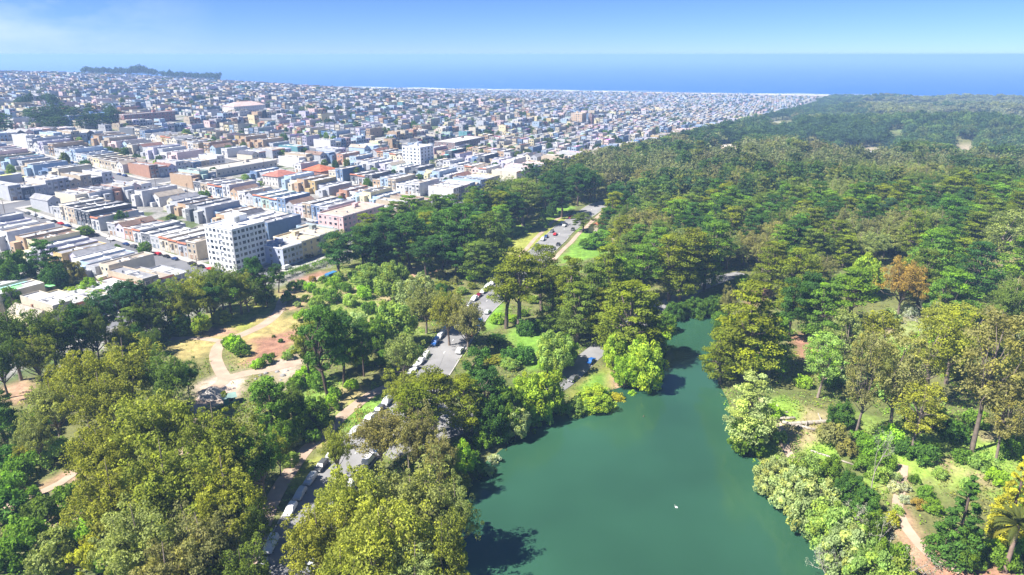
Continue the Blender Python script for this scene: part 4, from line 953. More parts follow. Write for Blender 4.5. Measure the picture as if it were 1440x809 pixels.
HERO = [
 # front left grove
 (E_,232,556,700,150,'yellow-olive'),(E_,318,572,712,140,'olive'),(E_,160,600,722,120,'yellow-olive'),(E_,372,600,706,84,'mid green'),(E_,252,628,778,160,'olive'),(E_,178,655,790,140,'yellow-olive'),(E_,332,650,790,130,'olive'),
 (E_,212,705,850,150,'grey-olive'),(E_,300,716,860,140,'brownish'),(E_,365,690,800,70,'dark olive'),(E_,255,770,900,150,'brownish'),(E_,352,770,880,100,'dark olive'),
 (E_,190,474,590,112,'olive'),(E_,128,496,606,104,'olive'),(E_,88,530,626,84,'grey-olive'),(E_,246,492,590,84,'dark olive'),(E_,160,520,630,100,'yellow-olive'),(E_,60,575,660,62,'grey-olive'),(E_,266,505,556,38,'deep green'),
 # front middle grove
 (E_,500,662,806,130,'yellow-olive'),(E_,585,640,792,150,'grey-olive'),(E_,642,668,800,80,'grey-olive'),(E_,455,715,850,110,'yellow-olive'),(E_,545,712,868,170,'yellow-olive'),(E_,625,724,872,110,'olive'),(E_,590,770,900,140,'grey-olive'),(E_,490,770,900,120,'olive'),
 (E_,540,572,664,92,'brownish'),(E_,592,572,676,84,'brownish'),(E_,478,596,676,50,'olive'),(E_,620,610,700,56,'brownish'),
 # left edge and along the street
 (E_,30,425,535,90,'dark olive'),(E_,82,432,528,84,'dark olive'),(C_y,112,452,522,50,'dark green'),(E_,12,470,560,60,'dark olive'),(E_,60,470,545,60,'olive'),(P_,150,412,488,42,'blue-green'),(P_,178,398,478,40,'blue-green'),(P_,200,394,476,44,'blue-green'),(P_,222,402,470,40,'dark green'),
 (E_,244,395,466,50,'dark olive','gum'),(E_,268,384,458,56,'olive'),(E_,292,376,440,62,'olive'),(E_,316,375,446,56,'dark olive'),(E_,340,384,442,50,'olive'),(E_,345,372,428,50,'dark olive'),(P_,360,362,430,36,'dark green'),(P_,376,386,432,28,'mid green'),(P_,300,400,456,40,'dark green'),
 (B_,284,442,470,30,'lime green'),(B_,220,436,470,32,'light green'),(C_y,8,548,622,60,'dark green'),(E_,132,420,500,44,'dark olive'),
 (C_y,190,432,490,44,'dark olive'),(E_,212,420,482,48,'dark olive'),(E_,256,412,468,44,'olive'),(E_,280,400,460,46,'olive'),(E_,304,398,452,44,'grey-olive'),(P_,326,392,446,44,'mid green'),(E_,350,392,440,44,'dark olive'),(B_,312,436,456,28,'light green'),(B_,252,440,472,36,'deep green'),(B_,195,455,492,40,'deep green'),(E_,140,440,510,50,'dark olive'),(P_,118,430,505,44,'dark green'),(B_,375,402,430,28,'deep green'),(P_,392,372,412,26,'dark green'),
 # yards on the left
 (C_y,70,337,402,48,'dark green'),(B_,28,352,408,62,'deep green'),(B_,82,370,415,40,'dark green'),(B_,104,366,402,32,'brownish'),(B_,130,392,420,40,'bright green'),(B_,102,404,426,30,'lime green'),(B_,140,408,432,46,'bright green'),(B_,48,400,425,30,'light green'),(B_,6,382,410,22,'rusty'),(B_,20,405,440,34,'mid green'),(B_,120,318,332,26,'mid green'),(B_,205,340,358,20,'mid green'),(B_,165,344,356,16,'mid green'),
 # middle garden
 (P_,462,432,566,74,'deep green',1),(P_,484,440,545,60,'dark green'),(P_,436,452,535,44,'olive'),(P_,385,532,622,56,'mid green'),(B_,415,565,610,52,'bright green'),(B_,442,560,604,48,'mid green'),(B_,400,590,632,44,'mid green'),(E_,395,610,670,40,'olive'),
 (B_,522,372,408,50,'light green'),(B_,556,370,424,54,'light green'),(B_,588,388,446,64,'pale grey-green'),(E_,600,396,470,60,'grey-olive'),(B_,556,424,488,66,'light green'),(B_,530,446,496,48,'mid green'),(E_,632,404,486,66,'yellow-olive'),(E_,658,420,500,60,'brownish'),(E_,570,470,545,66,'grey-olive'),(E_,572,520,592,70,'olive'),
 (B_,500,470,520,46,'mid green'),(P_,512,450,530,34,'dark green'),(C_y,612,520,610,74,'golden green','high'),(C_y,655,530,612,60,'golden green'),(P_,690,520,600,50,'dark green'),(C_y,585,540,640,80,'golden green','high'),(P_,672,490,580,50,'deep green'),
 (B_,652,620,674,36,'bright green'),(B_,725,574,616,46,'pale grey-green'),(B_,748,528,592,70,'lime green'),(B_,772,522,584,52,'lime green'),(B_,716,548,606,56,'mid green'),(B_,690,560,618,50,'deep green'),(B_,780,466,524,54,'light green'),(B_,794,470,512,40,'mid green'),(B_,772,492,526,34,'bright green'),(B_,835,546,580,60,'lime green'),(B_,864,468,522,42,'lime green'),(B_,904,478,552,72,'lime green'),(B_,880,500,545,40,'bright green'),(B_,810,560,588,34,'light green'),
 # pines between the town and the park
 (P_,478,328,392,60,'dark green'),(P_,512,318,388,52,'dark green'),(P_,545,308,382,54,'dark green'),(P_,577,300,378,60,'deep green'),(P_,600,336,392,50,'dark green'),(P_,622,330,388,50,'dark green'),(C_y,650,288,376,76,'deep green'),(C_y,690,300,378,64,'dark olive'),(P_,640,348,392,46,'deep green'),(P_,560,332,384,44,'dark green'),(P_,530,336,388,40,'dark green'),(C_y,672,340,392,66,'dark olive'),(P_,630,296,372,54,'deep green'),
 (P_,706,262,314,40,'dark green'),(C_y,736,252,318,62,'dark olive','high'),(P_,720,270,325,44,'dark green'),(P_,776,242,304,46,'dark green'),(P_,790,262,306,44,'dark green'),(P_,812,232,290,44,'dark green'),(P_,830,240,285,44,'dark green'),(X_,763,295,320,18,'mid green'),(P_,820,300,326,34,'dark olive'),(B_,775,288,306,18,'dark green'),(B_,846,325,348,48,'vivid green'),(B_,868,334,352,28,'mid green'),(B_,826,335,350,24,'vivid green'),
 (P_,560,395,425,24,'deep green'),(S_,605,376,388,24,'deep green'),
 # tall cypresses in the middle
 (C_y,712,372,462,66,'golden green','high'),(C_y,730,352,466,76,'golden green','high'),(C_y,762,345,440,62,'golden green','high'),(C_y,778,378,456,60,'golden green','high'),(C_y,802,362,468,66,'golden green'),(C_y,832,372,478,60,'dark olive'),(C_y,852,344,440,62,'golden green'),(C_y,812,395,482,60,'dark olive'),(C_y,882,394,508,110,'golden green'),(C_y,908,432,506,66,'golden green'),(C_y,846,405,484,50,'golden green'),(C_y,902,345,424,60,'mid green','high'),(C_y,940,330,424,66,'golden green','high'),(C_y,970,322,414,58,'golden green','high'),(C_y,990,345,408,50,'mid green'),(C_y,1002,312,402,56,'mid green','high'),(C_y,955,345,428,54,'golden green'),(C_y,880,330,400,56,'dark olive'),(C_y,865,360,430,56,'mid green'),
 (B_,975,420,450,40,'deep green'),(B_,996,418,448,34,'deep green'),(B_,935,440,470,34,'mid green'),(B_,950,424,452,36,'deep green'),(B_,1018,440,476,40,'deep green'),(B_,925,470,500,26,'bright green'),
 # right bank
 (C_y,1045,398,536,110,'golden green'),(C_y,1012,462,540,66,'golden green'),(C_y,1080,440,530,60,'mid green'),(C_y,1050,528,634,78,'pale grey-green'),(B_,1048,590,640,50,'mid green'),(P_,1108,392,480,44,'deep green'),(P_,1132,384,470,50,'dark green'),(C_y,1155,398,486,74,'mid green'),(C_y,1192,376,462,74,'mid green','high'),(C_y,1120,350,430,66,'golden green','high'),(C_y,1082,340,420,66,'golden green'),
 (E_,1262,366,446,72,'rusty'),(B_,1210,360,420,52,'lime green'),(C_y,1330,378,460,80,'mid green'),(C_y,1290,350,430,70,'dark olive'),(E_,1408,296,390,72,'grey-olive','gum'),(E_,1412,388,478,84,'dark olive'),(C_y,1365,340,420,70,'dark green'),(C_y,1310,320,400,80,'mid green'),(C_y,1430,330,400,60,'mid green'),
 (E_,1200,470,625,60,'brownish','gum'),(E_,1250,470,618,84,'brownish','gum'),(E_,1300,440,570,90,'olive','gum'),(E_,1366,438,636,104,'brownish','gum'),(E_,1412,470,620,70,'grey-olive','gum'),(E_,1180,440,540,70,'grey-olive','gum'),(E_,1330,430,540,80,'olive','gum'),(E_,1280,540,640,70,'olive','gum'),(E_,1225,440,540,60,'olive','gum'),(D_,1225,600,690,40,'grey'),(E_,1150,470,560,60,'light green','gum'),(E_,1400,540,650,60,'brownish','gum'),(D_,1420,500,640,60,'grey'),(D_,1290,420,480,50,'grey'),(D_,1440,440,560,60,'grey'),
 (B_,1180,566,600,40,'deep green'),
 (X_,1340,670,790,80,'deep green'),(X_,1412,634,764,60,'yellow'),(B_,1350,745,800,40,'mid green'),
 # willows along the right shore
 (B_,1086,648,700,70,'pale grey-green'),(B_,1112,662,722,80,'pale grey-green'),(B_,1140,680,752,86,'pale grey-green'),(B_,1165,710,786,90,'light green'),(B_,1130,640,690,60,'light green'),(B_,1180,740,820,90,'pale grey-green'),(B_,1165,645,690,50,'mid green'),(B_,1192,668,714,50,'deep green'),(B_,1212,690,730,50,'deep green'),(D_,1190,700,780,80,'grey'),(D_,1230,730,810,84,'grey'),(B_,1215,770,850,90,'light green'),(B_,1240,760,830,60,'mid green'),(B_,1195,775,830,36,'lime green'),(D_,1280,770,850,80,'grey'),(D_,1160,770,840,70,'grey'),(B_,1250,800,880,90,'light green'),(B_,1225,720,760,36,'mid green'),
]
for h_ in HERO: T(*h_)

# the rest of the woods: one tree to a cell, where there is room
def clear_at(x, y, m_):
    if sdist(LAKE, np.array([x]), np.array([y]))[0] < 3.0: return True
    for poly, c, e in CLEAR:
        if poly[:, 0].min() - 9 < x < poly[:, 0].max() + 9 and poly[:, 1].min() - 9 < y < poly[:, 1].max() + 9 and sdist(poly, np.array([x]), np.array([y]))[0] < m_: return True
    for D_l in (ROADS, PATHS):
        for l, w in D_l.values():
            if ldist(l, np.array([x]), np.array([y]))[0] < w / 2 + m_: return True
    return False
def before_open_ground(x, y, h):
    """would a tree of this height stand in front of a lawn or a road that lies open in the photograph?"""
    z = hz(x, y)
    for q in (1.0, 0.7, 0.4):
        px, py, f = proj(x, y, z + h * q)
        for poly, c in CLEAR_PX:
            if poly[:, 0].min() < px < poly[:, 0].max() and poly[:, 1].min() < py < poly[:, 1].max() and sdist(poly, np.array([px]), np.array([py]))[0] < 0: return True
        for k in ROAD_LINES:
            if k == 'park_road' and 292 < py < 360 and ldist(ROAD_LINES[k][0], np.array([px]), np.array([py]))[0] < 16: return True
            if k == 'lake_road' and 800 < px < 845 and ldist(ROAD_LINES[k][0], np.array([px]), np.array([py]))[0] < 12: return True
    return False
wr = random.Random(21)
taken = [(t[3], t[4], t[6]) for t in TREES]
counts = {}
for t in TREES: counts[t[1]] = counts.get(t[1], 0) + 1
VIEW_TREES = []
for yy in np.arange(110, 640, 9.5):
    for xx in np.arange(-330, 560, 9.5):
        x = xx + wr.uniform(-4, 4); y = yy + wr.uniform(-4, 4); v = x * SX + y * SY; u = x * WX + y * WY
        if v > 240: continue
        px, py, f = proj(x, y, hz(x, y) + 8)
        if f < 60 or not (-130 < px < 1570) or py > 900: continue
        if any((x - a) ** 2 + (y - b) ** 2 < (0.50 * (r_ + 5)) ** 2 for a, b, r_ in taken): continue
        if clear_at(x, y, 3.5): continue
        VIEW_TREES.append((f, x, y, px, py)); taken.append((x, y, 6.5))
VIEW_TREES.sort()
LIM = {E_: 280, C_y: 280, P_: 200, B_: 250}
far_list = []
for f, x, y, px, py in VIEW_TREES:
    n_ = vnoise(np.array([x + 900]), np.array([y]), 42, 77)[0]; q = wr.random()
    if f < 330:
        low = (B_, wr.choice(['mid green', 'deep green', 'light green', 'bright green', 'olive']), wr.uniform(2.5, 5.5), wr.uniform(2.2, 4.2))
        if px < 650: kind, tone, h, rad = (E_, wr.choice(['olive', 'yellow-olive', 'dark olive']), wr.uniform(9, 13), wr.uniform(4, 6)) if q < 0.10 else low
        elif px < 1000: kind, tone, h, rad = (C_y, wr.choice(['golden green', 'dark olive', 'mid green']), wr.uniform(13, 18), wr.uniform(5.5, 7)) if q < 0.25 else low
        else: kind, tone, h, rad = (E_, wr.choice(['olive', 'brownish', 'grey-olive', 'yellow-olive']), wr.uniform(10, 20), wr.uniform(4, 6.5)) if q < 0.22 else (C_y, wr.choice(['mid green', 'golden green', 'dark olive']), wr.uniform(13, 18), wr.uniform(6, 8)) if q < 0.36 else low
        if q > (0.78 if px < 1000 else 0.62) or (px > 1040 and py > 480 and q > 0.2) or (px < 150 and py > 630 and q > 0.15): continue
    else:
        ge = 0.34 + 0.34 * min(1, max(0, (f - 430) / 130)) - (0.25 if px > 1330 else 0)
        if n_ + wr.uniform(-.08, .08) < ge: kind, tone, h, rad = (E_, wr.choice(['grey-olive', 'grey-olive', 'dark olive', 'brownish']), wr.uniform(15, 22), wr.uniform(7, 10))
        elif n_ < 0.8: kind, tone, h, rad = (C_y, wr.choice(['mid green', 'deep green', 'golden green', 'dark olive', 'dark green']), wr.uniform(16, 26), wr.uniform(7, 10))
        else: kind, tone, h, rad = (P_, wr.choice(['dark green', 'deep green', 'blue-green']), wr.uniform(15, 21), wr.uniform(4.5, 6.5)) if q < 0.6 else (B_, wr.choice(['mid green', 'deep green', 'light green']), wr.uniform(7, 11), wr.uniform(4.5, 6.5))
        if v > 170 and q < .7: kind, tone, h, rad = (wr.choice([C_y, P_]), wr.choice(['dark green', 'deep green', 'dark olive']), wr.uniform(14, 20), wr.uniform(6, 8))
    if f < 620 and before_open_ground(x, y, h):
        if wr.random() < .6: continue
        kind, tone, h, rad = B_, wr.choice(['mid green', 'deep green', 'bright green']), wr.uniform(2, 3.5), wr.uniform(2, 3.5)
    if counts.get(kind, 0) >= LIM[kind] or f > 620: far_list.append((x, y, kind, tone, h, rad)); continue
    counts[kind] = counts.get(kind, 0) + 1; tree(kind, x, y, h, rad, tone)
# yard and street trees of the town, the nearest ones
for u, v in yard_spots[:60]:
    x, y = uv(u + wr.uniform(8, 14), v); k = B_ if wr.random() < 0.6 else (C_y if wr.random() < 0.5 else P_)
    if counts.get(k, 0) < LIM[k] + 20: counts[k] = counts.get(k, 0) + 1; tree(k, x, y, wr.uniform(6, 11), wr.uniform(3.5, 5), wr.choice(['dark green', 'deep green', 'mid green', 'dark olive']))
for k in range(0, 7):                         # back yards of the first blocks
    for n_ in range(20 if k < 4 else 10):
        v = ST0 + 40 + wr.uniform(0, 380); u = AV0 + AVP * k + AVP / 2 + wr.uniform(-6, 6); x, y = uv(u, v); px, py, f = proj(x, y, hz(x, y))
        if -60 < px < 1400 and not kept(u - 2, u + 2, v - 2, v + 2) and abs((v - ST0) % STP - STP / 2) < 62: tree(B_, x, y, wr.uniform(4.5, 9), wr.uniform(2.6, 4.2), wr.choice(['dark green', 'deep green', 'mid green', 'dark olive', 'light green']))

# far woods and far yard trees as one mass, coarser with distance
fr = np.random.default_rng(9); fV, fF, fC, fn = [], [], [], 0
def far_protos(K, nl, size, kind):
    out_ = []
    for i in range(5):
        r = np.random.default_rng(300 + i + nl)
        c = dome(r, K, 0.62, 0.60, 0.30, -0.15, 0.3, (0.6, 1.0)); rd = r.uniform(0.26, 0.46, len(c))
        if kind == 'plate':
            z = r.uniform(0.35, 0.95, K); a = r.uniform(0, 6.28, K); q = (1 - 0.6 * z) * r.uniform(0.4, 1, K); c = np.stack([np.cos(a) * q, np.sin(a) * q, z], 1); rd = r.uniform(0.2, 0.36, K)
        v, f, t = clumps(r, c, rd, nl, (size * 0.7, size * 1.3), 0.62, 0.22, 0.30, inner=0, tone=(0.75, 1.25), warm=0.2, warm_c=(1.2, 1.1, 0.8))
        sv = np.array([(-.03, -.03, -.1), (.03, -.03, -.1), (.03, .03, -.1), (-.03, .03, -.1), (-.02, -.02, .7), (.02, -.02, .7), (.02, .02, .7), (-.02, .02, .7)]); sf = np.array([[0, 1, 5, 4], [1, 2, 6, 5], [2, 3, 7, 6], [3, 0, 4, 7]]) + len(v)
        out_.append((np.concatenate([v, sv]), np.concatenate([f, sf]), np.concatenate([t, np.full((4, 3), 0.7)])))
    return out_
def thinned(kind, n):
    """the near trees' crowns with fewer, larger leaf sprays, at unit height and reach"""
    out_ = []
    for cm, tm, h0, r0 in PROTO[kind]:
        r = np.random.default_rng(len(out_)); q = np.zeros(len(cm.vertices) * 3); cm.vertices.foreach_get('co', q); q = q.reshape(-1, 4, 3); c_ = np.zeros(len(q) * 4); cm.attributes['Col'].data.foreach_get('color', c_); c_ = c_.reshape(-1, 4)[:, :3]
        i = r.choice(len(q), n, replace=False); v = q[i]; m_ = v.mean(1, keepdims=True); v = (m_ + (v - m_) * (0.78 * math.sqrt(len(q) / n))) / np.array([r0, r0, h0])
        sv = np.array([(-.03, -.03, -.1), (.03, -.03, -.1), (.03, .03, -.1), (-.03, .03, -.1), (-.02, -.02, .7), (.02, -.02, .7), (.02, .02, .7), (-.02, .02, .7)]); sf = np.array([[0, 1, 5, 4], [1, 2, 6, 5], [2, 3, 7, 6], [3, 0, 4, 7]]) + 4 * n
        out_.append((np.concatenate([v.reshape(-1, 3), sv]), np.concatenate([np.arange(4 * n).reshape(-1, 4), sf]), np.concatenate([c_[i], np.full((4, 3), 0.7)])))
    return out_
NEARL = {k: thinned(k, 800) for k in (E_, C_y, P_, B_)}
LOD = {0: {k: far_protos(20, 40, 0.070, k) for k in ('dome', 'plate')}, 1: {k: far_protos(14, 30, 0.085, k) for k in ('dome', 'plate')}, 2: {k: far_protos(9, 22, 0.12, k) for k in ('dome', 'plate')}}
def far_tree(x, y, kind, tone, h, rad):
    global fn
    d = math.hypot(x, y); lod = 0 if d < 900 else 1 if d < 1700 else 2
    v, f, t = NEARL[kind][fr.integers(len(NEARL[kind]))] if d < 1000 else LOD[lod]['plate' if kind == C_y and lod == 0 and fr.random() < 0.3 else 'dome'][fr.integers(5)]
    a = fr.uniform(0, 6.28); c, s = math.cos(a), math.sin(a); k = fr.uniform(0.85, 1.15)
    p = np.stack([(v[:, 0] * c - v[:, 1] * s) * rad + x, (v[:, 0] * s + v[:, 1] * c) * rad + y, v[:, 2] * h + hz(x, y)], 1)
    fV.append(p); fF.append(f + fn); tc_ = np.array(TONE[tone]) * k * 0.80; g_ = tc_.mean(); fC.append(t * (tc_ * 0.75 + g_ * np.array([0.24, 0.25, 0.26]))); fn += len(p)
for a in far_list: far_tree(*a)
far_clear = []; far_low = []
for poly, c, e in CLEAR:
    if poly[:, 1].mean() > 620: ce = poly.mean(0); back = -ce / np.linalg.norm(ce); far_clear += [(poly, e), (poly + back * 40, e)]; far_low += [poly + back * q for q in (70, 110, 150, 190, 230, 270)]
yy = 640.0; n_far = 0
while yy < 3250:
    st = 11 if yy < 1000 else 14 if yy < 1700 else 18
    for xx in np.arange(-350, 2300, st):
        if yy < 640: continue
        x = xx + fr.uniform(-.45, .45) * st; y = yy + fr.uniform(-.45, .45) * st; v = x * SX + y * SY; cst = coast(x, y)
        if v > 238 or cst > -130: continue
        px, py, f = proj(x, y, hz(x, y) + 10)
        if px > 1560 or px < -100: continue
        if v > 150 and fr.random() < .75: kd = True
        else: kd = False
        if any(poly[:, 0].min() < x < poly[:, 0].max() and sdist(poly, np.array([x]), np.array([y]))[0] < 8 for poly, e in far_clear): continue
        q = vnoise(np.array([x + 3000]), np.array([y + 100]), 230, 71)[0] + fr.uniform(-.1, .1)
        if kd: kind, tone, h, rad = (C_y, ['dark green', 'deep green'][fr.integers(2)], fr.uniform(14, 20), fr.uniform(8, 11))
        elif q < 0.40: kind, tone, h, rad = (E_, ['grey-olive', 'olive', 'brownish', 'grey-olive'][fr.integers(4)], fr.uniform(11, 24), fr.uniform(8, 15) * (1 + st / 60))
        elif q < 0.72: kind, tone, h, rad = (C_y, ['deep green', 'mid green', 'dark green', 'dark olive'][fr.integers(4)], fr.uniform(13, 22), fr.uniform(8, 12) * (1 + st / 60))
        else: kind, tone, h, rad = (P_, ['dark green', 'blue-green', 'deep green'][fr.integers(3)], fr.uniform(12, 20), fr.uniform(7, 11) * (1 + st / 60))
        k_ = 0.55 + 0.45 * min(1, max(0, (-cst - 150) / 900)); k_ *= 0.28 if any(pl[:, 0].min() < x < pl[:, 0].max() and sdist(pl, np.array([x]), np.array([y]))[0] < 8 for pl in far_low) else 1; far_tree(x, y, kind, tone, h * k_, rad); n_far += 1
    yy += st
for u, v in yard_spots[60:]: x, y = uv(u + 10, v); far_tree(x, y, C_y if fr.random() < .5 else B_, ['dark green', 'deep green', 'dark olive'][fr.integers(3)], fr.uniform(6, 12), fr.uniform(4, 6.5))
for _ in range(1700):                          # back-yard trees between the far rows
    k = fr.integers(4, NK); u = AV0 + AVP * k + AVP / 2 + fr.uniform(-7, 7); v = fr.uniform(275, 2400); x, y = uv(u, v)
    px, py, f = proj(x, y, hz(x, y) + 6)
    if coast(x, y) < -200 and -60 < px < 1450: far_tree(x, y, B_, ['dark green', 'deep green', 'dark olive'][fr.integers(3)], fr.uniform(5, 11), fr.uniform(3, 6.5))
for px, py, n_, w in ((88, 176, 14, 45), (118, 172, 16, 45), (40, 185, 8, 30), (60, 152, 6, 24)):  # dark clumps on the hillside
    bx, by = P(px, py)
    for _ in range(n_): far_tree(bx + fr.uniform(-w, w), by + fr.uniform(-w * .5, w * .5), C_y, 'dark green', fr.uniform(12, 20), fr.uniform(7, 11))
for px in np.arange(112, 307, 2.6):           # the row of trees on the skyline
    if 214 < px < 221: continue
    dx, dy, _ = pdir(px, 73); n_ = math.hypot(dx, dy); D_ax = np.linspace(1200, 2600, 500); zz = height(dx / n_ * D_ax, dy / n_ * D_ax); q = int(np.argmin(proj(dx / n_ * D_ax, dy / n_ * D_ax, zz)[1])); dd = D_ax[q] - 20 + fr.uniform(-25, 5)
    far_tree(dx / n_ * dd, dy / n_ * dd, C_y if fr.random() < .6 else P_, 'dark green', fr.uniform(19, 26) * (1.3 if 180 < px < 212 else 1), fr.uniform(8, 12))
far = put('far_woods', mesh_from('far_woods', np.concatenate(fV), np.concatenate(fF), [M['leaf_mass']], None, False, {'Col': ('FACE', np.concatenate(fC))}))
tag(far, 'far park woods and yard trees that read as one mass of crowns', 'woods', kind='stuff')
print('trees', len(TREES), counts, 'far', n_far, len(far_list), 'far verts', fn)

# ------------------------------------------------------------------ shrubs one can tell apart
def SH(px, py, w_px, tone, k=0.7):
    x, y = P(px, py); z = hz(x, y); f = proj(x, y, z)[2]; rad = w_px / 2 * f / F; return tree(S_, x, y, rad * 2 * k, rad, tone, z - 0.1)
SHRUBS = [
 (30,672,46,'vivid green'),(52,655,34,'vivid green'),(18,690,40,'vivid green'),(82,650,52,'light green'),(70,640,34,'grey-olive'),(10,730,60,'deep green'),(60,735,54,'dark olive'),(90,720,50,'mid green'),(40,765,60,'mid green'),(85,775,56,'grey-olive'),(120,760,46,'bright green'),(20,795,60,'mid green'),(70,805,60,'grey-olive'),(130,800,54,'yellow'),(5,655,40,'deep green'),(35,625,36,'pale grey-green'),(110,700,36,'mid green'),
 (45,705,30,'mid green'),(140,715,44,'grey-olive'),(128,770,30,'yellow'),(160,800,50,'mid green'),
 (330,492,30,'bright green'),(340,500,26,'mid green'),(322,487,20,'vivid green'),(375,512,22,'mid green'),(362,518,18,'bright green'),(382,503,10,'dark olive'),(405,505,18,'light green'),(412,496,14,'pale grey-green'),(395,482,8,'deep green'),(385,475,6,'dark olive'),
 (412,408,18,'mid green'),(424,404,16,'deep green'),(405,425,22,'mid green'),(436,410,20,'bright green'),(452,420,22,'mid green'),(446,432,24,'light green'),(470,405,24,'bright green'),(486,412,22,'mid green'),(468,425,26,'mid green'),(492,430,24,'light green'),(506,400,24,'mid green'),(512,420,26,'bright green'),(520,440,24,'mid green'),(430,424,14,'dark olive'),(455,398,16,'mid green'),(476,395,18,'light green'),(498,392,18,'mid green'),(445,448,26,'mid green'),(425,452,24,'bright green'),(475,452,26,'mid green'),(505,460,30,'pale grey-green'),(535,415,20,'bright green'),(542,400,22,'light green'),(418,432,12,'pale grey-green'),(545,440,22,'light green'),(556,452,22,'mid green'),(440,396,12,'rusty'),(526,395,18,'bright green'),
 (430,535,30,'bright green'),(448,545,34,'vivid green'),(416,548,28,'mid green'),(465,575,30,'bright green'),(430,590,34,'mid green'),(455,600,30,'deep green'),(470,560,24,'vivid green'),(495,548,22,'bright green'),(440,620,26,'mid green'),(415,625,24,'grey-olive'),(410,655,30,'light green'),
 (700,622,36,'deep green'),(680,628,34,'mid green'),(664,650,26,'mid green'),(672,668,28,'deep green'),(690,598,34,'mid green'),(710,600,30,'deep green'),(740,606,34,'mid green'),(762,596,34,'light green'),(786,580,30,'bright green'),(820,572,30,'lime green'),(848,566,28,'lime green'),(868,570,24,'yellow'),(888,562,18,'bright green'),(750,570,30,'mid green'),(686,670,20,'pale grey-green'),(696,652,20,'grey'),
 (770,510,30,'deep green'),(735,510,36,'deep green'),(715,510,30,'deep green'),(740,470,30,'deep green'),(775,490,26,'mid green'),(700,455,22,'bright green'),(755,465,26,'deep green'),
 (955,446,22,'deep green'),(972,444,22,'deep green'),(990,442,20,'mid green'),(1008,452,20,'mid green'),(935,480,20,'lime green'),(932,500,18,'bright green'),(940,460,18,'mid green'),
 (1085,590,34,'bright green'),(1096,622,22,'light green'),(1082,612,24,'yellow'),(1158,612,22,'brownish'),(1170,625,44,'brownish'),(1190,640,34,'brownish'),(1210,630,36,'vivid green'),(1225,645,44,'vivid green'),(1250,625,40,'bright green'),(1270,640,34,'deep green'),(1295,650,40,'deep green'),(1305,640,30,'mid green'),(1240,660,36,'mid green'),(1260,675,16,'pale grey-green'),(1256,692,20,'grey'),(1272,690,18,'grey'),(1270,708,18,'grey'),(1285,680,18,'mid green'),(1235,675,30,'light green'),(1215,665,34,'mid green'),(1320,672,22,'light green'),(1300,700,26,'mid green'),(1290,715,22,'rusty'),(1310,720,30,'mid green'),(1350,650,30,'mid green'),(1380,660,34,'light green'),(1400,680,30,'bright green'),(1360,690,26,'light green'),(1430,780,40,'vivid green'),(1395,780,34,'bright green'),(1410,800,40,'mid green'),(1375,800,26,'mid green'),(1262,722,18,'light green'),(1340,620,44,'deep green'),(1310,600,40,'deep green'),(1370,600,36,'mid green'),(1290,600,40,'mid green'),(1420,640,40,'mid green'),(1435,700,40,'light green'),(1440,740,40,'mid green'),(1250,740,30,'yellow'),(1205,735,34,'bright green'),(1240,790,30,'yellow'),(1145,665,30,'vivid green'),
 (1155,520,40,'bright green'),(1180,510,40,'light green'),(1130,545,26,'lime green'),(1165,540,36,'mid green'),(1200,510,36,'light green'),(1195,545,40,'pale grey-green'),(1240,560,40,'light green'),(1260,500,36,'light green'),(1295,490,36,'bright green'),(1320,510,40,'mid green'),(1350,530,40,'grey-olive'),(1250,455,30,'pale grey-green'),(1275,445,26,'grey'),(1390,400,30,'mid green'),(1375,385,24,'grey-olive'),
 (665,395,20,'bright green'),(640,400,16,'brownish'),(690,385,20,'deep green'),(620,392,18,'brownish'),(540,392,16,'deep green'),(712,345,16,'mid green'),(705,330,14,'deep green'),
]
for s_ in SHRUBS: SH(*s_)

# clipped hedge between the park street and the garden
def hedge(name, pts, half, h, tone, label):
    l = cat_line(PP(pts), 1.0); r = np.random.default_rng(5); c = []
    for x, y in l:
        for _ in range(3): c.append((x + r.uniform(-half, half) * .8, y + r.uniform(-half, half) * .8, hz(x, y) + h * r.uniform(0.35, 0.85)))
    c = np.array(c); v, f, t = clumps(r, c, r.uniform(0.5, 0.9, len(c)) * max(half, 0.9), 46, (0.12, 0.26), 0.9, 0.3, 0.6)
    o = put(name, mesh_from(name, v, f, [M['leaf']], None, False, {'Col': ('FACE', t)}), color=TONE[tone]); tag(o, label, 'hedge')
hedge('hedge', [(388,397),(410,388),(440,378),(468,368)], 1.7, 3.4, 'mid green', 'long green hedge screening the park street beside the dirt path')
hedge('hedge', [(724,336),(736,330),(750,322)], 0.8, 1.5, 'deep green', 'short clipped hedge across the lawn by the park road')
hedge('hedge', [(140,404),(152,400),(163,395)], 0.9, 1.8, 'vivid green', 'bright clipped yard hedge behind the pastel houses')

# low plants and tufts that nobody could count
gr = np.random.default_rng(31); cov_V, cov_C = [], []
n_ = 150000; x = gr.uniform(-330, 420, n_); y = 95 + 420 * gr.random(n_) ** 1.5; v = x * SX + y * SY
z = height(x, y); px, py, f = proj(x, y, z); ok_ = (v < 246) & (px > -60) & (px < 1500) & (py < 900)
x, y, z = x[ok_], y[ok_], z[ok_]
ok_ = sdist(LAKE, x, y) > 1.2
for D_l in (ROADS, PATHS):
    for l, w in D_l.values(): ok_ &= ldist(l, x, y) > w / 2 + 0.4
lawn = np.zeros(len(x)); bare = np.zeros(len(x))
for poly, c, e in CLEAR:
    inside = sdist(poly, x, y) < 0.5
    if tuple(c) in (LAWN, YGRASS): lawn[inside] = 1
    if tuple(c) in (DIRT, RED, PALE, DRY): bare[inside] = 1
ok_ &= ~((lawn > 0) & (gr.random(len(x)) < 0.80)) & ~((bare > 0) & (gr.random(len(x)) < 0.93))
ok_ &= vnoise(x, y, 6, 12) + gr.uniform(-.25, .25, len(x)) > 0.42
x, y, z, lw = x[ok_], y[ok_], z[ok_], (lawn + bare)[ok_]
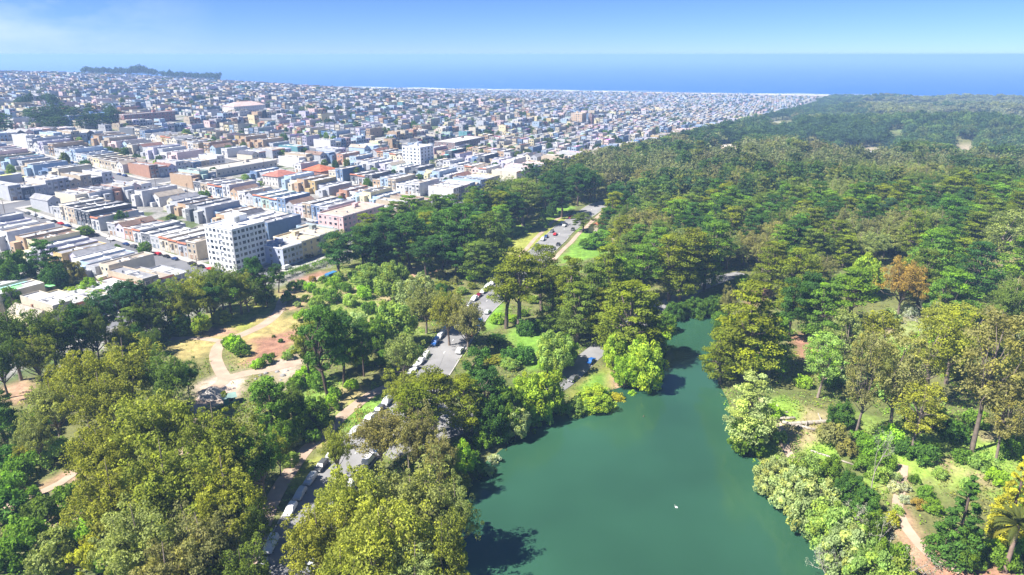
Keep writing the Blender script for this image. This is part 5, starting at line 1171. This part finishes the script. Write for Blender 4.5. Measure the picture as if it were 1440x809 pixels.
tn = vnoise(x, y, 16, 14) + gr.uniform(-.2, .2, len(x)); pal = np.array([TONE[k] for k in ('deep green', 'mid green', 'bright green', 'light green', 'olive', 'brownish')])
c = pal[np.clip((tn * 6).astype(int), 0, 5)]; hgt = np.where(lw > 0, 0.25, gr.uniform(0.3, 1.3, len(x)))
reps = 5; pos = np.repeat(np.stack([x, y, z], 1), reps, 0) + gr.normal(size=(len(x) * reps, 3)) * np.array([0.55, 0.55, 0.0]); pos[:, 2] += np.repeat(hgt, reps) * gr.uniform(0.2, 1, len(pos))
nr = unit(gr.normal(size=pos.shape) * 0.7 + np.array([0, 0, 0.8])); V, Fq_ = leaf_quads(gr, pos, nr, gr.uniform(0.14, 0.36, len(pos)))
cc = np.repeat(c, reps, 0) * gr.uniform(0.75, 1.25, (len(pos), 1))
o = put('ground_cover', mesh_from('ground_cover', V, Fq_, [M['leaf_mass']], None, False, {'Col': ('FACE', cc)})); tag(o, 'low green and brown plants covering the park ground', 'ground cover', kind='stuff')

# ------------------------------------------------------------------ palm
def palm(px, base, top, w_px):
    x, y = P(px, base); z = hz(x, y); f = proj(x, y, z)[2]; h = (base - top) * f / F / 0.9; rad = w_px / 2 * f / F
    root = put('palm_tree', None, None, (x, y, z)); mb = MB(); th = h * 0.66
    mb.tube([(0, 0, -1), (0, 0, 1), (0.15, 0, th * .5), (0, 0, th)], [0.62, 0.5, 0.42, 0.5], 9); put('trunk', mb.mesh('palm_trunk', [M['bark']], True), root, color=(0.27, 0.19, 0.15))
    r = np.random.default_rng(4); V, Fc, C = [], [], []; n = 0
    for i in range(64):
        a = r.uniform(0, 6.28); el = r.uniform(-0.5, 1.35); Lf = rad * r.uniform(0.9, 1.15); pts = []
        for t in np.linspace(0, 1, 12):
            e = el - 1.25 * t * t; d = np.array([math.cos(a) * math.cos(e), math.sin(a) * math.cos(e), math.sin(e)])
            pts.append((pts[-1] if pts else np.array([0, 0, th + 0.3])) + d * Lf / 11)
        tone = r.uniform(0.7, 1.25) * (np.array([1.5, 1.2, .7]) if el < -0.2 else np.ones(3))
        for k in range(1, 12):
            d = unit(pts[k] - pts[k - 1]); side = unit(np.cross(d, [0, 0, 1.0])); w = 0.62 * math.sin(math.pi * min(1, 0.12 + 0.85 * k / 12))
            for s in (-1, 1):
                for q in (0.0, 0.5):
                    b = pts[k - 1] * (1 - q) + pts[k] * q; tip = b + side * s * w + d * 0.35 - np.array([0, 0, 0.18]); wd = d * 0.13
                    V += [b - wd, b + wd, tip + wd * 0.4, tip - wd * 0.4]; Fc.append([n, n + 1, n + 2, n + 3]); n += 4; C.append(tone)
    put('crown', mesh_from('palm_crown', np.array(V), np.array(Fc), [M['leaf']], None, False, {'Col': ('FACE', np.array(C))}), root, color=(0.13, 0.155, 0.035))
    tag(root, 'feather-leaved palm tree on the slope at the bottom right corner', 'tree')
palm(1412, 806, 700, 62)

# ------------------------------------------------------------------ cars
def car_meshes(style):
    L_, W_, H_ = {'sedan': (4.5, 1.78, 1.42), 'hatch': (4.0, 1.74, 1.5), 'suv': (4.7, 1.88, 1.72), 'van': (5.1, 1.98, 2.05)}[style]
    prof = {'sedan': [(-.5,.36),(-.5,.62),(-.36,.68),(-.22,1),(.10,1),(.26,.68),(.46,.60),(.5,.45),(.5,.30)], 'hatch': [(-.5,.34),(-.5,.62),(-.42,.95),(-.3,1),(.08,1),(.26,.68),(.46,.60),(.5,.45),(.5,.30)],
            'suv': [(-.5,.34),(-.5,.62),(-.45,.97),(-.38,1),(.10,1),(.24,.66),(.46,.60),(.5,.42),(.5,.28)], 'van': [(-.5,.28),(-.5,.6),(-.48,.98),(-.44,1),(.22,1),(.36,.66),(.48,.52),(.5,.36),(.5,.24)]}[style]
    mb = MB(); belt = 0.64; secs = []
    for s, ins in ((-1, 0), (1, 0)):
        pts = []
        for px_, pz in prof:
            y_ = W_ / 2 * (1 if pz <= belt + .05 else 0.80); pts.append((px_ * L_, s * y_, pz * H_))
        secs.append(pts)
    n = len(prof)
    for a in range(n): b = (a + 1) % n; mb.quad(secs[0][a], secs[0][b], secs[1][b], secs[1][a])
    mb.poly(secs[0][::-1]); mb.poly(secs[1])
    body = mb.mesh('car_body', [M['car']])
    g = MB(); up = [p for p in prof if p[1] > belt + .05]; i0, i1 = prof.index(up[0]) - 1, prof.index(up[-1]) + 1
    A_, B_2, C_2, D_2 = prof[i0], up[0], up[-1], prof[i1]
    if len(up) > 2: B_2 = up[0]
    e = 0.015; w2 = W_ / 2 * 0.80
    def lerp(a, b, t): return (a[0] + (b[0] - a[0]) * t, a[1] + (b[1] - a[1]) * t)
    def ws(a, b, o):                                                       # front or rear screen, just proud of the body
        p, q = lerp(a, b, .12), lerp(a, b, .92); nx, nz = (b[1] - a[1]) * H_, -(b[0] - a[0]) * L_; l = math.hypot(nx, nz); nx, nz = nx / l * e * o, nz / l * e * o
        g.quad((p[0] * L_ + nx, -w2 * 1.08, p[1] * H_ + nz), (p[0] * L_ + nx, w2 * 1.08, p[1] * H_ + nz), (q[0] * L_ + nx, w2 * .92, q[1] * H_ + nz), (q[0] * L_ + nx, -w2 * .92, q[1] * H_ + nz))
    ws(D_2, C_2, -1 if D_2[0] > C_2[0] else 1); ws(A_, up[0] if len(up) <= 3 else up[0], 1 if A_[0] <= up[0][0] else -1)
    for s in (-1, 1):
        lo, hi = belt + .07, 0.94; xa, xb, xc, xd = A_[0] * .78, up[0][0] * .9 if up[0][0] > A_[0] else -.40, C_2[0] * .9, D_2[0] * .86
        yl = s * (W_ / 2 * .80 + .03)
        g.quad((xa * L_, yl, lo * H_), (xd * L_, yl, lo * H_), (xc * L_, yl, hi * H_), (xb * L_, yl, hi * H_))
    glass = g.mesh('car_windows', [M['glass']])
    wh = MB(); k = 12; rr = 0.33
    ring = [(math.cos(2 * math.pi * i / k) * rr, math.sin(2 * math.pi * i / k) * rr) for i in range(k)]
    for i in range(k):
        a, b = ring[i], ring[(i + 1) % k]; wh.quad((a[0], -.11, a[1]), (b[0], -.11, b[1]), (b[0], .11, b[1]), (a[0], .11, a[1]), 0)
    wh.poly([(p[0], -.11, p[1]) for p in ring], 0); wh.poly([(p[0], .11, p[1]) for p in ring[::-1]], 0)
    for s in (-1, 1): wh.poly([(p[0] * .6, s * .115, p[1] * .6) for p in (ring if s < 0 else ring[::-1])], 1)
    wheel = wh.mesh('wheel', [M['tyre'], M['metal']])
    lt = MB(); lt.box(-.04, .04, -.2, .2, -.09, .09); lamp = lt.mesh('headlight', [M['trim']])
    return dict(body=body, glass=glass, wheel=wheel, lamp=lamp, L=L_, W=W_, H=H_)
CARM = {s: car_meshes(s) for s in ('sedan', 'hatch', 'suv', 'van')}
CARC = {'white': (0.8, 0.8, 0.8), 'silver': (0.5, 0.52, 0.54), 'black': (0.02, 0.02, 0.022), 'dark grey': (0.09, 0.095, 0.1), 'dark blue': (0.02, 0.05, 0.16), 'blue': (0.03, 0.13, 0.42), 'red': (0.42, 0.02, 0.03), 'dark red': (0.18, 0.01, 0.03)}
CARS = []
WORD = {'sedan': 'saloon car', 'hatch': 'hatchback', 'suv': 'tall estate car', 'van': 'van'}
def car(style, colour, x, y, yaw, lift, where, full=True, group='cars parked in the park and the town', cat='car'):
    m_ = CARM[style]; z = hz(x, y) + lift
    o = put('parked_car', m_['body'], None, (x, y, z), None, CARC[colour]); e = 0.8
    pitch = -math.atan((hz(x + math.cos(yaw) * e, y + math.sin(yaw) * e) - hz(x - math.cos(yaw) * e, y - math.sin(yaw) * e)) / (2 * e)); o.rotation_euler = (0, pitch, yaw)
    put('car_windows', m_['glass'], o)
    if full:
        for sx in (-.31, .31):
            for sy in (-1, 1): put('wheel', m_['wheel'], o, (sx * m_['L'], sy * (m_['W'] / 2 - .1), .33))
        for sy in (-1, 1): put('headlight', m_['lamp'], o, (m_['L'] / 2 - .01, sy * m_['W'] * .34, .66 * .6 * m_['H']))
    tag(o, None, 'van' if style == 'van' else 'car', group); CARS.append((o, style, colour, x, y, where)); return o
def along_road(px, py, line, off):
    """nearest station of a road's centre line to a photographed pixel, moved off metres to its right; place and heading"""
    x, y = P(px, py); l = np.array(line); i = int(np.argmin(((l - [x, y]) ** 2).sum(1))); i = min(max(i, 1), len(l) - 2)
    t = l[i + 1] - l[i - 1]; t /= np.linalg.norm(t); return l[i][0] + t[1] * off, l[i][1] - t[0] * off, math.atan2(t[1], t[0])
rd = ROADS['park_road'][0]
for px, py, off, st, co, rev in [(793,307,5.2,'suv','red',0),(784,314,5.4,'sedan','silver',0),(788,318,1.8,'sedan','white',1),(775,327,5.4,'hatch','dark grey',0),(772,330,1.8,'sedan','red',1),(797,324,-5.6,'hatch','black',0),(764,334,5.4,'sedan','dark blue',0),(758,338,5.4,'suv','silver',0),(768,344,-5.5,'sedan','black',0),(752,350,-5.4,'hatch','dark grey',0),(745,346,5.4,'sedan','dark blue',0),(806,300,1.6,'sedan','silver',1)]:
    x, y, yaw = along_road(px, py, rd, off); car(st, co, x, y, yaw + (math.pi if rev else 0), 0.13, 'on the park road between the lawns')
cr = random.Random(8); s_ = 0
for i in range(0, len(rd) - 2):                # the parked row down the left kerb and some at the right
    ppx, ppy, f = proj(rd[i][0], rd[i][1], 2)
    if ppy < 395 or ppy > 830: continue
    t = np.array(rd[min(i + 2, len(rd) - 1)]) - np.array(rd[max(0, i - 2)]); t = t / np.linalg.norm(t) * np.linalg.norm(np.array(rd[i + 1]) - np.array(rd[i])); L2 = np.linalg.norm(t); t /= L2; s_ += L2
    if s_ < 5.4: continue
    s_ = 0
    for off in (-5.5, 5.5):
        if cr.random() < (0.10 if off > 0 else 0.4): continue
        x, y = rd[i][0] + t[1] * off, rd[i][1] - t[0] * off
        car(cr.choice(['sedan', 'hatch', 'suv', 'suv', 'van']), cr.choices(['white', 'silver', 'dark grey', 'black', 'blue', 'dark red'], [7, 4, 2, 1, 1, 1])[0], x, y, math.atan2(t[1], t[0]) + (math.pi if off < 0 else 0), 0.13, 'along the ' + ('left' if off > 0 else 'right') + ' kerb of the shaded park road')
x, y, yaw = along_road(831, 511, ROADS['lake_road'][0], -2.3); o = car('sedan', 'blue', x, y, yaw + math.pi, 0.14, '', group=None); tag(o, 'bright blue car on the grey lakeside road by the round willow', 'car')
x, y, yaw = along_road(802, 535, ROADS['lake_road'][0], -2.4); o2 = car('sedan', 'dark grey', x, y, yaw, 0.14, '', group=None); tag(o2, 'dark grey car at the grassy end of the lakeside road', 'car')
CARS = [c for c in CARS if c[0] not in (o, o2)]
x, y = P(404, 379); o = car('van', 'white', x, y, YAW_W, 0.2, '', group=None); tag(o, 'white van on the park street by the corner house', 'van'); CARS = [c for c in CARS if c[0] != o]
for k in range(0, 6):                          # kerbside cars in the town
    for v in np.arange(ST0 + 16, ST0 + (420 if k < 2 else 205), 6.6):
        for s in (-1, 1):
            u = AV0 + AVP * k + s * 5.2; x, y = uv(u, v); ppx, ppy, f = proj(x, y, hz(x, y))
            if cr.random() < 0.42 or abs((v - ST0) % STP) < 12 or abs((v - ST0) % STP - STP) < 12 or not (-20 < ppx < 1300): continue
            if k > 1 and s > 0: continue
            car(cr.choice(['sedan', 'sedan', 'hatch', 'suv']), cr.choice(['white', 'silver', 'silver', 'dark grey', 'black', 'dark blue', 'red', 'dark red']), x, y, math.atan2(SY, SX) + (math.pi if s < 0 else 0), 0.14, f'by the {"near" if s < 0 else "far"} kerb of the {AVN(k)}', f < 520)
for u in np.arange(AV0 + 20, AV0 + 560, 9):    # on the park street
    x, y = uv(u, ST0 + cr.choice([-2.2, 2.2, 5.0])); ppx, ppy, f = proj(x, y, hz(x, y))
    if cr.random() < 0.5 or not (0 < ppx < 1000): continue
    car(cr.choice(['sedan', 'hatch', 'suv']), cr.choice(['white', 'silver', 'dark grey', 'black', 'red']), x, y, YAW_W, 0.2, 'on the street along the park trees', f < 520)
by = {}
for c in CARS: by.setdefault((c[2], c[1], c[5]), []).append(c)
for (co, st, where), v in by.items():
    v.sort(key=lambda c: proj(c[3], c[4], 0)[2])
    for i, c in enumerate(v): c[0]['label'] = f'{co} {WORD[st]} {where}' if len(v) == 1 else f'{nth(i + 1)} nearest {co} {WORD[st]} {where}'

# ------------------------------------------------------------------ utility poles in the town's nearest avenue
mb = MB(); mb.tube([(0, 0, -1), (0, 0, 11)], [0.16, 0.12], 7); POLE = mb.mesh('utility_pole', [flat_mat('pole_wood', (0.16, 0.12, 0.09), 0.95)])
mb = MB(); mb.box(-0.06, 0.06, -1.1, 1.1, 10.2, 10.36); mb.box(-0.06, 0.06, -0.8, 0.8, 9.3, 9.42); ARM = mb.mesh('crossarm', [flat_mat('pole_wood_arm', (0.18, 0.14, 0.1), 0.95)])
i = 0
for k in range(0, 4):
    for v in np.arange(ST0 + 14, ST0 + (400 if k == 0 else 200), 33):
        u = AV0 + AVP * k - 7.4; x, y = uv(u, v); ppx, ppy, f = proj(x, y, hz(x, y))
        if not (-10 < ppx < 1200): continue
        o = put('utility_pole', POLE, None, (x, y, hz(x, y) + 0.2), YAW_W + math.pi / 2); put('crossarm', ARM, o)
        i += 1; tag(o, f'wooden utility pole on the {AVN(k)}, {nth(int((v - ST0) // 33) + 1)} from the park', 'utility pole', 'utility poles of the avenues')

# ------------------------------------------------------------------ small things in the park
def log(px, py, px2, py2, rad, label):
    x, y = P(px, py); x2, y2 = P(px2, py2); z, z2 = hz(x, y) + rad * .8, hz(x2, y2) + rad * .8; mb = MB()
    pts = [Vector((x, y, z)).lerp(Vector((x2, y2, z2)), t) for t in (0, .3, .65, 1)]; mb.tube(pts, [rad, rad * .95, rad * .85, rad * .7], 9)
    mb.poly([tuple(p) for p in [mb.v[k] for k in range(8, -1, -1)]])
    d = (pts[3] - pts[0]).normalized(); s = Vector((-d.y, d.x, 0.6)); mb.tube([pts[2], pts[2] + s * rad * 3.5], [rad * .4, rad * .2], 6)
    tag(put('fallen_log', mb.mesh('fallen_log', [M['wood']], True)), label, 'log')
log(1112, 600, 1178, 594, 0.72, 'long pale fallen log lying across the bank above the shore path')
log(1075, 592, 1118, 590, 0.6, 'pale fallen log beside the grey-green shore cypress')
log(1100, 596, 1150, 608, 0.55, 'slanting fallen log crossing behind the long pale log')
log(1082, 578, 1108, 582, 0.3, 'short broken log at the top of the log pile')
log(1092, 572, 1104, 590, 0.28, 'thin broken log leaning across the log pile')
log(1246, 498, 1258, 484, 0.4, 'dark fallen trunk on the bare right slope')
log(1140, 635, 1200, 655, 0.3, 'thin log edging the shrubs above the willows')
def rock(px, py, w, label, j):
    x, y = P(px, py); r = np.random.default_rng(60 + j); n = 9; mb = MB(); rings = []
    for zi, (zz, rr) in enumerate(((-.3, .9), (.15, 1), (.5, .8), (.75, .4))): rings.append([(math.cos(2 * math.pi * k / n) * rr * w * r.uniform(.75, 1.1), math.sin(2 * math.pi * k / n) * rr * w * .8 * r.uniform(.75, 1.1), zz * w) for k in range(n)])
    for a, b in zip(rings, rings[1:]):
        for k in range(n): mb.quad(a[k], a[(k + 1) % n], b[(k + 1) % n], b[k])
    mb.poly(rings[-1]); tag(put('boulder', mb.mesh('boulder', [M['stone']]), None, (x, y, hz(x, y) - .1)), label, 'rock', 'boulders by the garden path')
for j, (px, py, w) in enumerate([(366,529,.8),(374,526,1.0),(382,531,.7),(390,524,.9),(398,529,1.1),(404,522,.7),(360,534,.6),(395,535,.6),(372,536,.7)]): rock(px, py, w, f'grey boulder on the rubble strip, {nth(j + 1)} listed from its path fork', j)
rk = sorted([o for o in bpy.data.objects if o.name.startswith('boulder')], key=lambda o: proj(*o.location)[0])
for i, o in enumerate(rk): o['label'] = f'grey boulder on the rubble strip by the path fork, {nth_side(i, len(rk), "its left end", "its right end")}'
# gravel heap with a rough cone
x, y = P(298, 556); mb = MB(); n = 26; r = np.random.default_rng(2); rings = [[(math.cos(2 * math.pi * k / n) * q * r.uniform(.93, 1.07), math.sin(2 * math.pi * k / n) * q * r.uniform(.93, 1.07), h_ + r.uniform(-.06, .06)) for k in range(n)] for q, h_ in ((4.6, -.4), (3.4, .8), (2.1, 1.9), (.9, 2.7))]
for a, b in zip(rings, rings[1:]):
    for k in range(n): mb.quad(a[k], a[(k + 1) % n], b[(k + 1) % n], b[k])
mb.poly(rings[-1]); tag(put('gravel_heap', mb.mesh('gravel_heap', [flat_mat('gravel', (0.46, 0.42, 0.38), 0.95, 3, .7, 1.2)], True), None, (x, y, hz(x, y))), 'grey gravel heap in the dirt yard by the garden path', 'gravel heap')
def hut(name, label, cat, px, py, lx, ly, h, rh, wallc, roofc, yaw):
    x, y = P(px, py); root = put(name, None, None, (x, y, hz(x, y)), yaw); w = MB(); a, b = lx / 2, ly / 2
    w.box(-a, a, -b, b, -1, h, 0, False, False); w.poly([(a, -b, h), (a, b, h), (a, 0, h + rh)]); w.poly([(-a, b, h), (-a, -b, h), (-a, 0, h + rh)]); put('wall', w.mesh('hut_walls', [M['wall']]), root, color=wallc)
    r_ = MB(); o = .5
    for s in (-1, 1):
        k = rh / b; pts = [(a + o, (b + o) * s, h - o * k + .03), (a + o, 0, h + rh + .03), (-a - o, 0, h + rh + .03), (-a - o, (b + o) * s, h - o * k + .03)]; pts = pts if s < 0 else pts[::-1]
        r_.poly([(p[0], p[1], p[2] + .15) for p in pts]); r_.poly(pts[::-1])
    put('roof', r_.mesh('hut_roof', [M['roof']]), root, color=roofc); put('door', D_FRONT, root, (-a - .004, 0, .1), math.pi, (0.15, 0.12, 0.1)); put('window', W_BACK, root, (a * .3, -b - .004, 1.0), -math.pi / 2)
    tag(root, label, cat)
hut('garden_hut', 'small teal garden hut at the edge of the dirt yard', 'hut', 323, 567, 3.4, 3.0, 2.4, .7, (0.10, 0.30, 0.27), (0.25, 0.38, 0.34), 0.5)
hut('park_pavilion', 'park pavilion with an orange tiled roof between the road and the dark trees', 'pavilion', 843, 326, 13, 9, 4, 2.2, (0.45, 0.36, 0.27), (0.52, 0.20, 0.10), YAW_W)
hut('park_lodge', 'small park lodge with a tan shingled roof beyond the bright bushes', 'lodge', 872, 350, 12, 8, 3.6, 2.6, (0.4, 0.33, 0.26), (0.40, 0.32, 0.24), 0.4)
hut('maintenance_shed', 'long white shed in the far park clearing', 'shed', 1214, 221, 44, 12, 5, 2, (0.7, 0.7, 0.72), (0.68, 0.70, 0.74), -0.2)
hut('maintenance_shed', 'small pale shed in the far sunlit park clearing', 'shed', 1022, 212, 14, 10, 5, 2, (0.6, 0.5, 0.4), (0.62, 0.55, 0.45), 0.3)
mb = MB(); mb.box(-3, 3, -1.25, 1.25, 0, 2.6)
for k in range(14): mb.box(-2.8 + k * .42, -2.65 + k * .42, -1.31, -1.253, .1, 2.5)
x, y = P(466, 391); tag(put('storage_container', mb.mesh('storage_container', [flat_mat('blue_paint', (0.05, 0.2, 0.45), 0.5, 1)]), None, (x, y, hz(x, y)), YAW_W), 'blue storage container at the garden end of the hedge', 'container')
# lamp post and benches by the lake lawn
def bench(px, py, yaw, label):
    x, y = P(px, py); o = put('park_bench', None, None, (x, y, hz(x, y)), yaw); s = MB()
    for k in range(3): s.box(-.8, .8, -.25 + k * .17, -.12 + k * .17, .42, .46)
    put('seat', s.mesh('bench_seat', [M['wood']]), o); b = MB()
    for k in range(2): b.box(-.8, .8, .27, .31, .55 + k * .18, .68 + k * .18)
    put('backrest', b.mesh('bench_back', [M['wood']]), o)
    for sx in (-.7, .7): l = MB(); l.box(sx - .04, sx + .04, -.22, .3, 0, .42); l.box(sx - .03, sx + .03, .31, .35, 0, .9); put('leg', l.mesh('bench_leg', [M['metal']]), o)
    tag(o, label, 'bench')
bench(879, 546, 0.6, 'wooden park bench on the dirt clearing by the lake willow'); bench(866, 537, 0.9, 'wooden park bench between the lawn and the dirt clearing')
# a white water bird on the lake
mb = MB(); n = 10; st = [(-.75, .05, .18), (-.5, .28, .22), (-.1, .38, .26), (.3, .30, .24), (.55, .14, .25), (.66, .07, .5), (.64, .06, .8), (.78, .085, .93), (.95, .03, .9)]
mb.tube([(a, 0, z_) for a, r_, z_ in st], [r_ for a, r_, z_ in st], n); bx, by_ = flat(951, 714); sw = put('swan', mb.mesh('swan', [flat_mat('white_plumage', (0.8, 0.8, 0.78), 0.8)], True), None, (bx, by_, 0), 2.4); sw.scale = (.6, .6, .6); tag(sw, 'small white swan alone on the open lake', 'bird')
bx, by_ = flat(905, 586); tag(put('duck', mb.mesh('duck', [flat_mat('brown_plumage', (0.2, 0.15, 0.1), 0.9)], True), None, (bx, by_, 0), 1.0), 'small brown duck near the left lake shore', 'bird').scale = (.45, .45, .45)

# ------------------------------------------------------------------ what each tree is called, and which one it is
LAND = [('the front left grove', 240, 650), ('the lower left corner', 60, 740), ('the left dirt bank', 60, 610), ('the upper left grove', 150, 520), ('the left street edge', 60, 460), ('the left house yards', 80, 385), ('the house-side pine belt', 215, 430), ('the tall white apartment building', 335, 395), ('the dirt path bend', 330, 470), ('the red dirt patch', 390, 490), ('the gravel yard', 330, 550),
 ('the hedge', 430, 390), ('the garden beds', 480, 425), ('the garden pines', 465, 500), ('the sloping garden', 430, 570), ('the footpath', 430, 640), ('the parked car row', 480, 690), ('the front middle grove', 560, 720), ('the shaded road', 560, 600), ('the light willows', 560, 420), ('the street pine belt', 520, 350), ('the pine belt by the lawn', 640, 350), ('the left lawn', 730, 320), ('the road head', 790, 280), ('the right lawn', 830, 345),
 ('the middle thicket', 620, 480), ('the road bend', 670, 430), ('the small lawn', 745, 485), ('the lake lawn', 830, 545), ('the left lake shore', 720, 600), ('the shore below the grove', 670, 650), ('the paired cypresses', 725, 420), ('the cypress stand', 800, 420), ('the lake road', 850, 490), ('the broad lakeside cypress', 885, 450), ('the dark central cypresses', 950, 370), ('the lake tip', 975, 430), ('the right lake point', 1040, 470), ('the shore path', 1070, 590),
 ('the log pile', 1130, 585), ('the red dirt slope', 1130, 490), ('the lower willows', 1120, 690), ('the bottom willows', 1200, 770), ('the flowering slope', 1240, 650), ('the slope path', 1290, 720), ('the palm', 1410, 770), ('the right slope trunks', 1370, 600), ('the right slope thicket', 1290, 540), ('the rusty-crowned tree', 1260, 420), ('the right cypress wood', 1170, 430), ('the right edge wood', 1390, 430), ('the upper right knoll', 1400, 330), ('the mid park wood', 1080, 340), ('the far mid wood', 1000, 280), ('the upper wood', 1150, 290), ('the upper right wood', 1280, 300), ('the far right wood', 1400, 260), ('the street wood', 880, 270), ('the wood beyond the road', 920, 300), ('the far street edge', 930, 225), ('the distant upper wood', 1120, 235), ('the distant right wood', 1300, 235), ('the first block yards', 260, 310), ('the second block yards', 420, 290), ('the third block yards', 560, 270), ('the fourth block yards', 640, 250), ('the fifth block yards', 720, 240), ('the hill block yards', 120, 270), ('the school yard', 400, 250), ('the upper hill yards', 250, 230), ('the mid town yards', 500, 215)]
KW = {E_: 'eucalyptus', C_y: 'cypress', P_: 'pine', B_: 'leafy tree', S_: 'shrub', X_: 'conifer', D_: 'bare tree'}
HS = lambda k, h: ('' if k == S_ else 'tall ' if h > 19 else 'low ' if h < 7 else '')
cells = {}
for t in TREES:
    o, kind, tone, x, y, h, rad = t; px, py, f = proj(x, y, hz(x, y) + h * .6)
    i = min(range(len(LAND)), key=lambda q: (LAND[q][1] - px) ** 2 + (1.5 * (LAND[q][2] - py)) ** 2)
    cells.setdefault((i, kind, tone, HS(kind, h)), []).append((px, o))
for (i, kind, tone, hs), v in cells.items():
    v.sort(key=lambda q: q[0]); w = f'{hs}{tone} {KW[kind]}'
    for n_, (px, o) in enumerate(v):
        o['category'] = 'shrub' if kind == S_ else 'tree'; o['group'] = {S_: 'shrubs of the park', E_: 'eucalyptus trees', C_y: 'cypress trees', P_: 'pine trees', B_: 'leafy trees', X_: 'conifers', D_: 'bare grey trees'}[kind]
        o['label'] = f'{w} at {LAND[i][0]}' if len(v) == 1 else f'{w} at {LAND[i][0]}, {nth_side(n_, len(v), "the left", "the right")}'
print('cars', len(CARS), 'objects', len(bpy.data.objects))
